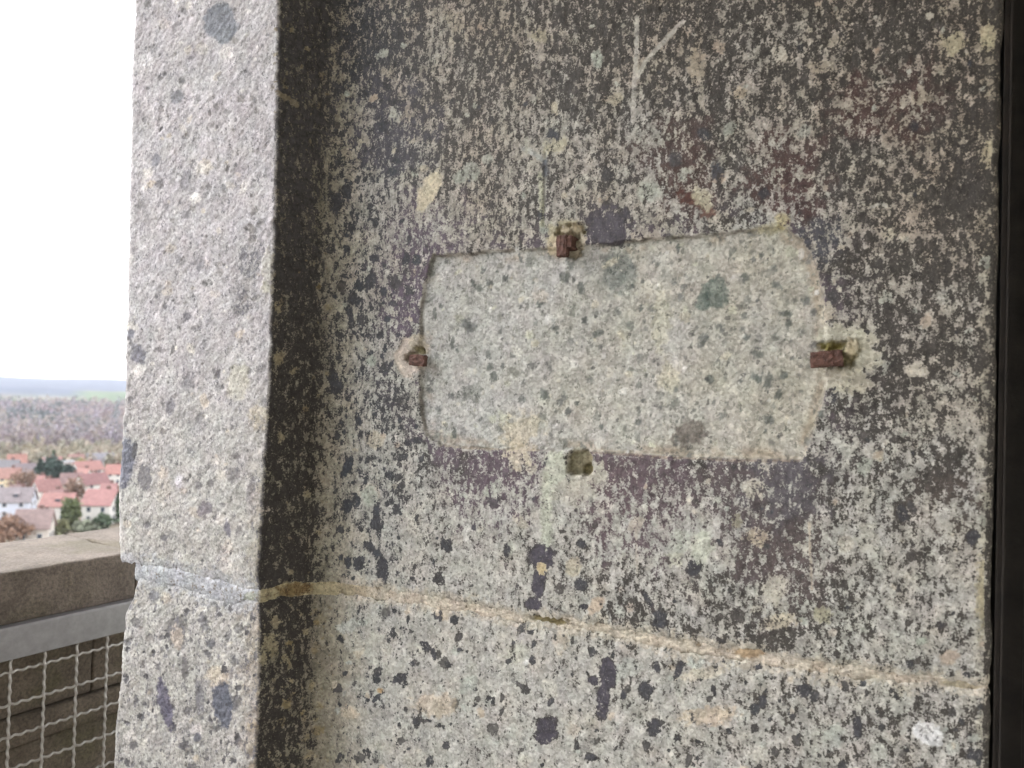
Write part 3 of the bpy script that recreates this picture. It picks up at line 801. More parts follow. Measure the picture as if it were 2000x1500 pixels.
    B(390, 815, 8, 12, 10, (120, 116, 116), .8, .4, .2); B(366, 618, 8, 10, 0, (110, 108, 112), .9, .4, .2); B(352, 508, 8, 12, 0, (138, 134, 136), .8, .4, .2); B(425, 730, 5, 8, 15, (104, 100, 102), .9, .3, .2); B(365, 745, 13, 20, 15, (132, 128, 130), .8, .5, .2, pat=.35)
    # lower inner edge of the outer face is worn and brown
    wn_ = sstep(478, 515, px + 14 * fbm(px / 25, py / 25, 41, 3)) * sstep(760, 1080, py) * (zone == 1)
    k.col[:] = k.col * (1 - .5 * wn_[..., None]) + lin((140, 128, 106)) * .5 * wn_[..., None]
    k.pat[:] += 0.22 * wn_

def paint_lower(k, U, z):
    paint_common(k, U, z)
    px, py = k.px, k.py
    zone = np.broadcast_to(ZONE, px.shape)
    scatter(k, 640, (650, 1935), (1150, 1560), (2.5, 13), [(46, 48, 53), (54, 54, 58), (62, 60, 60), (78, 76, 74)], 301, 0.75, 0.6, 0.3)
    scatter(k, 150, (650, 1935), (1150, 1560), (6, 26), [(180, 176, 162), (172, 174, 164), (188, 172, 148), (164, 168, 158)], 302, 0.4, 0.5, 0.4, pat=.08)
    scatter(k, 330, (225, 505), (1150, 1560), (2, 11), [(98, 96, 98), (84, 82, 84), (116, 110, 106), (74, 72, 74)], 303, 0.6, 0.62, 0.4, h=-0.0006)
    scatter(k, 80, (225, 505), (1150, 1560), (4, 14), [(194, 188, 176), (198, 190, 184), (180, 164, 140)], 304, 0.4, 0.5, 0.4)
    B = k.blob
    V_ = (58, 54, 64)
    B(1188, 1316, 20, 32, 0, V_, 1, .16, .09, pat=0, grit=.15); B(1178, 1368, 14, 44, 4, V_, 1, .16, .09, pat=0, grit=.15); B(1160, 1330, 13, 10, 20, V_, 1, .25, .1, pat=0); B(1185, 1290, 9, 8, 0, V_, 1, .2, .1, pat=0)
    B(1068, 1424, 24, 28, 20, V_, 1, .2, .09, pat=0, grit=.15); B(1062, 1445, 16, 10, 20, V_, 1, .2, .1, pat=0)
    for x, y, rx, ry, an in ((853, 1200, 9, 16, -20), (830, 1262, 9, 14, -30), (847, 1278, 6, 14, -15), (780, 1325, 16, 9, -20), (898, 1270, 6, 5, 0), (1040, 1290, 7, 9, 0), (1262, 1348, 16, 20, 0), (1218, 1357, 7, 9, 0), (1005, 1255, 7, 6, 0), (1278, 1420, 14, 20, 10),
                             (1325, 1310, 8, 24, 20), (805, 1296, 6, 6, 0), (740, 1315, 7, 6, 0), (1282, 1302, 6, 12, 0), (1905, 1475, 18, 13, 0), (1570, 1350, 18, 14, 0), (1490, 1370, 9, 14, 0), (1675, 1420, 10, 26, 0), (1520, 1300, 22, 8, 10), (1155, 1480, 14, 8, 0), (1480, 1302, 9, 8, 0)):
        B(x, y, rx, ry, an, (52, 52, 58), .95, .3, .1, pat=0, seed=int(x) % 50)
    for x, y, rx, ry, an, c, a in ((735, 1268, 26, 30, 0, (180, 180, 166), .7), (1010, 1272, 26, 20, 0, (178, 178, 160), .6), (850, 1378, 42, 22, 0, (186, 166, 138), .65), (1385, 1398, 52, 18, -5, (190, 170, 142), .75), (1375, 1315, 50, 12, -12, (184, 174, 150), .7),
                                   (1120, 1425, 12, 14, 0, (186, 172, 156), .8), (1028, 1293, 5, 5, 0, (215, 215, 212), 1), (743, 1349, 6, 5, 0, (176, 140, 96), 1)):
        B(x, y, rx, ry, an, c, a, .4, .2, pat=.04, seed=int(x) % 50)
    # white flake of paper-like limewash with a few dark ticks
    B(1813, 1432, 33, 21, 28, (200, 200, 200), 1, .2, .1, pat=0, h=0.0003, grit=0.0, nscale=20)
    for p, q in (((1800, 1424), (1797, 1428)), ((1811, 1418), (1815, 1424)), ((1808, 1436), (1812, 1444)), ((1832, 1438), (1826, 1446)), ((1820, 1428), (1822, 1432)), ((1797, 1434), (1801, 1437))):
        k.stroke([p, q], 2.1, (84, 82, 84), .75, rough=.3)
    # outer face: the two long bluish clasts and the ringed one
    B(322, 1375, 12, 52, -12, (98, 94, 108), .95, .25, .14, pat=.2, pcol=(70, 68, 84)); B(436, 1375, 19, 46, -6, (98, 100, 110), .97, .18, .1, pat=.25, pcol=(74, 76, 86)); B(390, 1365, 9, 36, -6, (124, 120, 122), .85, .35, .2, pat=.3)
    B(345, 1232, 20, 32, 0, (104, 100, 98), .8, .4, .25, pat=.35); B(346, 1245, 11, 22, 0, (176, 160, 146), .9, .4, .2, pat=.05); B(397, 1215, 9, 20, -15, (104, 102, 106), .85, .4, .2); B(425, 1320, 22, 18, 0, (186, 168, 144), .7, .4, .3); B(300, 1165, 12, 11, 0, (104, 104, 110), .8, .4, .2)
    B(362, 1305, 8, 24, 0, (96, 92, 92), .85, .4, .2); B(413, 1257, 8, 9, 0, (100, 100, 104), .9, .3, .2); B(385, 1440, 8, 9, 0, (92, 92, 100), .9, .3, .2)
    wn_ = sstep(455, 505, px + 20 * fbm(px / 30, py / 30, 42, 3)) * (zone == 1)
    k.col[:] = k.col * (1 - .5 * wn_[..., None]) + lin((150, 134, 116)) * .5 * wn_[..., None]
    k.pat[:] = np.where(zone == 1, k.pat + 0.08 + 0.10 * wn_, k.pat)
    scatter(k, 120, (515, 650), (1170, 1560), (2, 12), [(150, 134, 96), (136, 122, 90)], 305, 0.5, 0.5, 0.45, pat=.2)
    for x, y, rx, ry in ((540, 1215, 9, 12), (528, 1255, 14, 18), (515, 1285, 7, 14)):
        B(x, y, rx, ry, 0, (152, 138, 106), .9, .45, .15, pat=.05)

JAMB_LOC = wall_point(0.3, 0.0, 0.0)
JAMB_LOC = np.array([float(JAMB_LOC[0]), float(JAMB_LOC[1]), 0.0])

def set_attr(me, name, typ, data):
    a = me.attributes.new(name, typ, 'POINT')
    a.data.foreach_set('color' if typ == 'FLOAT_COLOR' else 'value', np.ascontiguousarray(data, dtype=np.float32).ravel())

def grid_mesh(name, P, mat, parent, k=None):
    nr, nc = P.shape[:2]
    me = bpy.data.meshes.new(name)
    nv = nr * nc
    idx = np.arange(nv).reshape(nr, nc)
    q = np.stack([idx[:-1, :-1], idx[:-1, 1:], idx[1:, 1:], idx[1:, :-1]], -1).reshape(-1, 4)
    me.vertices.add(nv)
    me.vertices.foreach_set('co', (P - JAMB_LOC).astype(np.float32).ravel())
    me.loops.add(q.size)
    me.loops.foreach_set('vertex_index', q.astype(np.int32).ravel())
    me.polygons.add(len(q))
    me.polygons.foreach_set('loop_start', np.arange(0, q.size, 4, dtype=np.int32))
    me.update(calc_edges=True)
    me.polygons.foreach_set('use_smooth', np.ones(len(q), bool))
    if k is not None:
        one = np.ones((nv, 1))
        set_attr(me, 'col', 'FLOAT_COLOR', np.concatenate([np.clip(k.col, 0.004, 0.9).reshape(-1, 3), one], 1))
        set_attr(me, 'pcol', 'FLOAT_COLOR', np.concatenate([k.pcol.reshape(-1, 3), one], 1))
        # coverage -> threshold against the granular noise (mean .5)
        c = np.clip(k.pat, 0.0, 1.35)
        c = np.where(c > .62, .62 + (c - .62) * .62, c)
        thr = 0.5 + 0.085 * np.clip(np.sign(c - .5) * (np.abs(c - .5) * 2) ** 1.0 * 1.5 + 0, -1.7, 1.7)
        thr = np.where(c < 0.03, 0.0, thr)
        set_attr(me, 'pat', 'FLOAT', thr)
        set_attr(me, 'grit', 'FLOAT', k.grit)
    me.materials.append(mat)
    me.validate()
    o = bpy.data.objects.new(name, me)
    return link(o, parent)

def build_block(name, parent, upper, nrows, zfar, painter):
    v = np.linspace(0, 1, nrows)
    if upper:
        zb = JZ + JH
        Z = zb[None, :] + v[:, None] * (zfar - zb)[None, :]
    else:
        zb = JZ - JH
        Z = zfar + v[:, None] * (zb - zfar)[None, :]
    # ragged joint edge
    dj = np.abs(Z - zb[None, :])
    U = np.broadcast_to(ARC, Z.shape)
    wob = 0.0045 * fbm(U * 28, U * 0 + (1.0 if upper else 7.0), 51, 4) + 0.0022 * fbm(U * 150, U * 0 + 2.0, 52, 3)
    Z = Z + wob * np.exp(-dj / 0.02)
    zm = Z.mean(1)
    SS, TT, zone = rows_profile(zm, S_LU if upper else S_LL)
    P = wall_point(SS, TT, Z)
    px, py = project(P)
    k = Skin(P, px, py)
    painter(k, U, Z)
    # lime smeared from the joint over both arrises
    zq = np.broadcast_to(zone, Z.shape)
    sm = sstep(0.0, 0.5, 0.95 - dj / (np.where(zq <= 1, 0.017, 0.010) + 0.006 * fbm(U * 30, Z * 30, 54, 3)) + 0.7 * fbm(px / 11, py / 11, 55, 4, .6)) * 0.7 * (zq != 2)
    mc = np.where((zq <= 1)[..., None], lin((160, 161, 164)), lin((176, 168, 154))) * (1 + 0.15 * fbm(px / 12, py / 12, 56, 3)[..., None])
    k.col = k.col * (1 - sm[..., None]) + mc * sm[..., None]
    k.pat = k.pat * (1 - sm) + 0.12 * sm
    # rounding of the arris along the joint
    k.h -= 0.0014 * np.exp(-(dj / 0.003)) + 0.0010 * np.exp(-dj / 0.012) * (0.6 + fbm(U * 40, Z * 40, 53, 3))
    dS, dT = np.gradient(SS, axis=1), np.gradient(TT, axis=1)
    L = np.hypot(dS, dT) + 1e-9
    ns, nt = -dT / L, dS / L
    # soften the normal turn at the sharp arris so the relief does not fold
    P = wall_point(SS + ns * k.h, TT + nt * k.h, Z)
    return grid_mesh(name, P, STONE, parent, k)

jamb = empty('stone_jamb', JAMB_LOC)
tag(jamb, 'mottled grey tuff window jamb with recessed panel and dark weathered inner step', 'wall')
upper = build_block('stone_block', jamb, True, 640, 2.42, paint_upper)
lower = build_block('stone_block', jamb, False, 330, 0.80, paint_lower)
upper['label'] = 'large upper block with the shallow recessed panel and pin holes'
lower['label'] = 'lower block speckled with black clasts, below the pale mortar joint'

def build_mortar(parent):
    cols = np.arange(0, len(ARC), 2)
    nrow = 26
    v = np.linspace(-1, 1, nrow)
    zc, hw = JZ[cols], JH[cols] + 0.006
    Z = zc[None, :] + v[:, None] * hw[None, :]
    zm = np.full(nrow, 1.0)
    SSu, TTu, zone = rows_profile(np.array([JZ[NA + 20]]), lambda z: 0.5 * (S_LU(z) + S_LL(z)) + 0.006)
    s0, t0 = np.repeat(SSu[:, cols], nrow, 0), np.repeat(TTu[:, cols], nrow, 0)
    # follow the row's own height on the main face (the joint falls across the rows)
    U = np.broadcast_to(ARC[cols], Z.shape)
    P = wall_point(s0, t0, Z)
    px, py = project(P)
    k = Skin(P, px, py, NA // 2, NE // 2)
    zn = np.broadcast_to(ZONE[cols], Z.shape)
    A = lambda c: np.asarray(lin(c))
    n = fbm(px / 14, py / 14, 71, 4)[..., None]
    main = A((180, 171, 157)) * (1 + 0.22 * n) * (1 + 0.25 * fbm(px / 4, py / 4, 77, 2)[..., None])
    pk = sstep(-0.1, 0.5, fbm(px / 60, py / 40, 72, 3))[..., None]
    main = main * (1 - .5 * pk) + A((168, 154, 138)) * .5 * pk
    br = A((160, 161, 165)) * (1 + 0.12 * n)
    st = A((160, 150, 122)) * (1 + 0.2 * n)
    k.col[:] = np.where((zn <= 1)[..., None], br, main + (st - main) * (sstep(760, 640, px) * (zn >= 2))[..., None])
    k.pcol[:] = A((96, 84, 68)); k.pat[:] = np.where(zn == 2, 0.22, 0.12) + 0.1 * fbm(px / 30, py / 30, 73, 3)
    k.grit[:] = 0.4
    k.blob(575, 1151, 34, 13, -8, (122, 102, 66), .85, .45, .25, pat=.45, pcol=(84, 62, 34), nscale=9)
    k.blob(487, 1166, 14, 9, -25, (146, 150, 134), .9, .3, .2)
    k.blob(1072, 1212, 34, 9, 8, (120, 108, 72), .9, .3, .2, h=-0.004)
    k.blob(1462, 1275, 30, 11, 4, (158, 124, 80), .8, .4, .25, pat=0)
    k.blob(1880, 1338, 40, 9, 8, (156, 142, 104), .7, .3, .3)
    h = 0.0005 * fbm(U * 45, Z * 60, 74, 3, .5) + 0.0006 * fbm(U * 260, Z * 260, 75, 3)
    bulge = np.where(zn <= 1, -0.0004 + 0.0012 * fbm(U * 22, Z * 30, 76, 3), np.where(zn == 2, 0.000, -0.0022))
    h = h + bulge - 0.005 * np.abs(v[:, None]) ** 4
    k.h += h
    dS, dT = np.gradient(s0, axis=1), np.gradient(t0, axis=1)
    L = np.hypot(dS, dT) + 1e-9
    P = wall_point(s0 - dT / L * k.h, t0 + dS / L * k.h, Z)
    return grid_mesh('mortar_joint', P, STONE, parent, k)

mortar = build_mortar(jamb)
mortar['label'] = 'pale ragged lime mortar joint'

# masonry above and below the two visible blocks carries the jamb from floor to ceiling
def jamb_course(z0, z1):
    z = np.linspace(z0, z1, 8)
    SS, TT, zone = rows_profile(z, S_LL if z1 < 1.2 else S_LU)
    cols = np.arange(0, SS.shape[1], 8)
    P = wall_point(SS[:, cols], TT[:, cols] - 0.004, np.repeat(z[:, None], len(cols), 1))
    px, py = project(P)
    k = Skin(P, px, py)
    k.col[:] = lin((160, 154, 140)); k.pcol[:] = lin((64, 58, 54)); k.pat[:] = 0.45 + 0.15 * fbm(px / 80, py / 80, 81, 3); k.grit[:] = .7
    return grid_mesh('stone_block', P, STONE, jamb, k)
jamb_course(0.0, 0.792)
jamb_course(2.428, 2.815)

# ================================================================== IRON PINS
def rust_material():
    m, nd, lk, bs = newmat('rusty_iron')
    V = nd.new('ShaderNodeTexCoord').outputs['Object']
    n1 = noisen(nd, lk, V, 190, 6, .7).outputs['Fac']
    n2 = noisen(nd, lk, V, 600, 4, .6).outputs['Fac']
    c = mixc(nd, lk, maprange(nd, lk, n1, .35, .65, 0, 1), tuple(lin((58, 36, 28))), tuple(lin((108, 76, 66))))
    c = mixc(nd, lk, maprange(nd, lk, n2, .55, .72, 0, .6), c, tuple(lin((132, 110, 108))))
    lk.new(c, bs.inputs['Base Color'])
    bs.inputs['Roughness'].default_value = .75
    bs.inputs['Metallic'].default_value = .15
    b = nd.new('ShaderNodeBump'); b.inputs['Strength'].default_value = .8; b.inputs['Distance'].default_value = .0015
    lk.new(n1, b.inputs['Height']); lk.new(b.outputs[0], bs.inputs['Normal'])
    return m
RUST = rust_material()

def iron_pin(label, arm, shank, ang, proud=0.011, seed=0):
    """arm / shank: centre and size in photo pixels on the wall face; arm is the flat hook, shank runs into the wall"""
    bm = bmesh.new()
    def rect(c, size, t0, t1, bev):
        s, z = px_to_wall(np.array([c[0], c[0] - size[0] / 2, c[0] + size[0] / 2]), np.array([c[1], c[1], c[1]]), 0.004)
        s2, z2 = px_to_wall(np.array([c[0], c[0]]), np.array([c[1] - size[1] / 2, c[1] + size[1] / 2]), 0.004)
        w, hgt = abs(s[2] - s[1]), abs(z2[0] - z2[1])
        M = WALLM @ Matrix.Translation((s[0], (t0 + t1) / 2, z[0])) @ Matrix.Rotation(math.radians(ang), 4, 'Y')
        bm_box(bm, (0, 0, 0), (w, t1 - t0, hgt), M, bev, 2)
        return s[0], z[0]
    s, z = rect(arm[0], arm[1], 0.001, proud, 0.0022)
    rect(shank[0], shank[1], -0.03, proud - 0.0016, 0.001)
    bmesh.ops.subdivide_edges(bm, edges=[e for e in bm.edges if e.calc_length() > 0.006], cuts=3, use_grid_fill=True)
    rg = random.Random(seed)
    for v in bm.verts:
        v.co += Vector((rg.uniform(-1, 1), rg.uniform(-1, 1), rg.uniform(-1, 1))) * 0.0008
    base = wall_point(s, 0.0, z)
    bmesh.ops.translate(bm, verts=bm.verts, vec=-Vector(base))
    o = bm_obj('iron_pin', bm, RUST)
    o.location = base
    return tag(o, label, 'pin', 'rusty pins round the recessed panel')

iron_pin('rusty upright iron pin at the top edge of the recessed panel', ((1101, 482), (21, 41)), ((1109, 474), (22, 24)), -1, 0.013, 1)
iron_pin('short rusty square iron pin at the left edge of the recessed panel', ((818, 704), (31, 22)), ((809, 704), (14, 19)), 2, 0.010, 2)
iron_pin('long rusty iron pin at the right edge of the recessed panel', ((1606, 702), (46, 30)), ((1633, 700), (26, 30)), -6, 0.013, 3)

# ================================================================== DOOR FRAME ON THE RIGHT
DARKWOOD = plain('blackened_oak', (40, 34, 30), 0.6, 0.4, 30, 0.0015, 160, rgb2=(46, 40, 36))
BROWNWOOD = plain('dark_brown_oak', (36, 30, 27), 0.7, 0.4, 24, 0.0015, 140, rgb2=(42, 35, 31))
sr = float(S_RIGHT(1.5))
FR_LOC = wall_point(sr + 0.05, -0.05, 0.0)
frame = empty('door_frame', FR_LOC)
tag(frame, 'blackened timber door frame at the right end of the stone face', 'door frame')
def frame_part(name, ds0, ds1, t0, t1, mat, bev=0.002):
    bm = bmesh.new()
    # leans with the edge of the stone, as the edge does
    for (s0, s1, z0, z1) in ((ds0, ds1, 0.0, 2.81),):
        r = bmesh.ops.create_cube(bm, size=1.0)
        for v in r['verts']:
            zz = z0 if v.co.z < 0 else z1
            base = float(S_RIGHT(np.array(min(max(zz, 0.8), 2.4))))
            s = base + (s0 if v.co.x < 0 else s1)
            t = t0 if v.co.y < 0 else t1
            v.co = Vector(wall_point(s, t, zz)) - Vector(FR_LOC)
        if bev:
            bmesh.ops.bevel(bm, geom=list(bm.edges), offset=bev, segments=2, affect='EDGES')
    return bm_obj(name, bm, mat, frame)
frame_part('frame_bead', 0.0025, 0.0095, -0.13, -0.012, BROWNWOOD)
frame_part('frame_post', 0.010, 0.034, -0.14, -0.040, DARKWOOD)
frame_part('frame_board', 0.0345, 0.16, -0.13, -0.010, BROWNWOOD)

# ================================================================== PARAPET, RAIL AND MESH OUTSIDE THE OPENING
PK = 0.70
PA = np.array([float(v) for v in np.array(EYE) + 2.0 * PK * ray(0, 1120)])     # near upper arris of the coping at the left frame edge
PB = np.array([float(v) for v in np.array(EYE) + 2.0 * PK * 1.130 * ray(230, 1083)])
PTOP = float((PA[2] + PB[2]) / 2)
pd = (PB - PA)[:2]; pd /= np.linalg.norm(pd)
pq = np.array([-pd[1], pd[0]])                                                  # outward
if pq @ np.array([-1.0, 0.3]) < 0: pq = -pq
PM = Matrix(((pd[0], pq[0], 0, PA[0]), (pd[1], pq[1], 0, PA[1]), (0, 0, 1, PTOP), (0, 0, 0, 1)))   # x along, y outward, z up from the top
def coping_material(name, a, b, moss):
    m, nd, lk, bs = newmat(name)
    V = nd.new('ShaderNodeTexCoord').outputs['Object']
    n1 = noisen(nd, lk, V, 18, 6, .65).outputs['Fac']
    n2 = noisen(nd, lk, V, 170, 5, .7).outputs['Fac']
    n3 = noisen(nd, lk, V, 7, 5, .6).outputs['Fac']
    c = mixc(nd, lk, maprange(nd, lk, n1, .35, .65, 0, 1), tuple(lin(a)), tuple(lin(b)))
    c = mixc(nd, lk, maprange(nd, lk, n3, .5, .62, 0, .55), c, tuple(lin(moss)))
    g = nd.new('ShaderNodeVectorMath'); g.operation = 'SCALE'
    lk.new(c, g.inputs[0]); lk.new(maprange(nd, lk, n2, .3, .7, .55, 1.5), g.inputs['Scale'])
    lk.new(g.outputs[0], bs.inputs['Base Color'])
    bs.inputs['Roughness'].default_value = .92
    bp = nd.new('ShaderNodeBump'); bp.inputs['Strength'].default_value = .9; bp.inputs['Distance'].default_value = .004
    lk.new(n2, bp.inputs['Height']); lk.new(bp.outputs[0], bs.inputs['Normal'])
    return m
COPE = coping_material('weathered_coping', (92, 83, 74), (118, 107, 97), (90, 84, 64))
COPE_D = coping_material('dark_parapet_stone', (92, 82, 71), (112, 101, 88), (90, 86, 62))
GALV = plain('galvanised_steel', (150, 148, 149), 0.45, 0.12, 60, 0.0003, 200, metal=0.75)
WIRE = plain('wire_steel', (172, 167, 161), 0.35, 0.15, 120, metal=0.35)

par = empty('stone_parapet', (PM @ Vector((0.2, 0.15, -PTOP))))
tag(par, 'low brown stone parapet with pale coping outside the opening', 'parapet')
def to_par(bm, o=par):
    bmesh.ops.translate(bm, verts=bm.verts, vec=-Vector(o.location))
def rough_box(name, x0, x1, y0, y1, z0, z1, mat, parent, bev=0.005, amp=0.0025, cell=0.026, seed=0):
    bm = bmesh.new()
    bm_box(bm, ((x0 + x1) / 2, (y0 + y1) / 2, (z0 + z1) / 2), (x1 - x0, y1 - y0, z1 - z0), None, bev, 2)
    for _ in range(5):
        es = [e for e in bm.edges if e.calc_length() > cell]
        if not es: break
        bmesh.ops.subdivide_edges(bm, edges=es, cuts=1, use_grid_fill=True)
    bmesh.ops.triangulate(bm, faces=[f for f in bm.faces if len(f.verts) > 4])
    co = np.array([v.co[:] for v in bm.verts])
    d = np.stack([fbm(co[:, 1] * 14 + seed, co[:, 2] * 14 + co[:, 0] * 14, 100 + i, 4) for i in range(3)], -1) * amp
    for v, dd in zip(bm.verts, d): v.co += Vector(dd)
    bmesh.ops.transform(bm, matrix=PM, verts=bm.verts)
    to_par(bm, parent)
    return bm_obj(name, bm, mat, parent, True)
CT = 0.30                                                                       # coping width
rough_box('coping_stone', -1.2, 0.258, 0.0, CT, -0.098, 0.0, COPE, par, seed=1)
rough_box('coping_stone', 0.262, 1.3, 0.003, CT + 0.004, -0.099, -0.001, COPE, par, seed=2)
rough_box('parapet_stone', -1.2, 0.198, 0.045, 0.27, -0.285, -0.100, COPE_D, par, seed=3)
rough_box('parapet_stone', 0.1995, 1.3, 0.0455, 0.27, -0.286, -0.101, COPE_D, par, seed=4)
rough_box('parapet_ledge', -1.2, 1.3, 0.034, 0.275, -0.345, -0.290, COPE_D, par, 0.012, seed=5)
rough_box('parapet_stone', -1.2, 0.30, 0.050, 0.27, -0.62, -0.348, COPE_D, par, seed=6)
rough_box('parapet_stone', 0.304, 1.3, 0.052, 0.27, -0.62, -0.349, COPE_D, par, seed=7)
rough_box('parapet_stone', -1.2, 1.3, 0.048, 0.27, -PTOP - 0.1, -0.623, COPE_D, par, cell=0.08, seed=8)

guard = empty('mesh_guard', (PM @ Vector((0.2, -0.02, -PTOP))))
tag(guard, 'crimped wire mesh guard under a flat grey steel rail before the parapet', 'guard')
def guard_box(name, c, size, mat, bev=0.001):
    bm = bmesh.new()
    bm_box(bm, c, size, PM, bev)
    to_par(bm, guard)
    return bm_obj(name, bm, mat, guard)
RY = -0.018
guard_box('rail', (0.1, RY, -0.128), (2.2, 0.005, 0.058), GALV, 0.0012)
guard_box('rail_flange', (0.1, RY + 0.010, -0.0985), (2.2, 0.024, 0.004), GALV, 0.0008)
for xx in (-0.9, 1.1):
    guard_box('post', (xx, RY + 0.006, -0.158 - 0.45), (0.03, 0.006, 0.92), GALV)
def wire(p0, p1, phase, pitch, amp, rad, parent):
    """crimped wire from p0 to p1 (parapet space), waves across the mesh plane"""
    p0, p1 = np.array(p0), np.array(p1)
    L = np.linalg.norm(p1 - p0)
    n = int(L / pitch * 8)
    k = 6
    d = (p1 - p0) / L
    side = np.array([0, 1.0, 0])
    up = np.cross(d, side)
    vs, fs = [], []
    for i in range(n + 1):
        w = i / n * L
        c = p0 + d * w + side * amp * math.sin(2 * math.pi * w / pitch + phase) + up * amp * 0.5 * math.sin(2 * math.pi * w / pitch + phase + 1.0)
        for j in range(k):
            a = 2 * math.pi * j / k
            vs.append(c + rad * (math.cos(a) * side + math.sin(a) * up))
    for i in range(n):
        for j in range(k):
            j2 = (j + 1) % k
            fs.append((i * k + j, i * k + j2, (i + 1) * k + j2, (i + 1) * k + j))
    fs.append(tuple(range(k))); fs.append(tuple(n * k + j for j in reversed(range(k))))
    W = np.array([(PM @ Vector(v))[:] for v in vs]) - np.array(guard.location)
    me = bpy.data.meshes.new('wire')
    me.from_pydata([tuple(v) for v in W], [], fs)
    me.materials.append(WIRE)
    me.polygons.foreach_set('use_smooth', [True] * len(me.polygons))
    return link(bpy.data.objects.new('wire', me), parent)
SP = 0.0846 * PK
for i in range(-7, 13):
    x = 0.021 * PK + i * SP
    wire((x, RY - 0.001, -0.157), (x, RY - 0.001, -0.62), i * math.pi, SP / 3.0, 0.0020, 0.0025, guard)
for j in range(8):
    z = -0.180 - j * SP
    wire((-0.45, RY + 0.001, z), (0.78, RY + 0.001, z), j * math.pi, SP / 3.0, 0.0020, 0.0025, guard)

# ================================================================== THE TOWN
def ground_at(px, py):
    d = ray(px, py)
    k = (GZ - EYE.z) / d[2]
    return np.array(EYE) + k * d, k

ROOFS = {}
def roof_mat(rgb):
    if rgb not in ROOFS: ROOFS[rgb] = plain('roof_tiles_%d' % len(ROOFS), tuple(0.38 * np.array(rgb) + 0.62 * 128), 0.85, 0.22, 1.2)  # tile colours greyed and paled, painting in haze and glare
    return ROOFS[rgb]
WALLS = {}
def wall_mat(rgb):
    if rgb not in WALLS: WALLS[rgb] = plain('render_%d' % len(WALLS), rgb, 0.9, 0.06, 0.6)
    return WALLS[rgb]
GLASS = plain('window_glass', (70, 78, 90), 0.15, 0.3, 0.7)
WHITE = plain('white_trim', (215, 213, 210), 0.7, 0.05, 2)
BRICK = plain('chimney_brick', (112, 86, 80), 0.9, 0.2, 3)

def prism(x0, x1, y0, y1, z0, zw, zr):
    ym = (y0 + y1) / 2
    v = [(x0, y0, z0), (x1, y0, z0), (x1, y1, z0), (x0, y1, z0), (x0, y0, zw), (x1, y0, zw), (x1, y1, zw), (x0, y1, zw), (x0, ym, zr), (x1, ym, zr)]
    f = [(0, 3, 2, 1), (0, 1, 5, 4), (2, 3, 7, 6), (1, 2, 6, 9, 5), (3, 0, 4, 8, 7), (4, 5, 9, 8), (6, 7, 8, 9)]
    return v, f

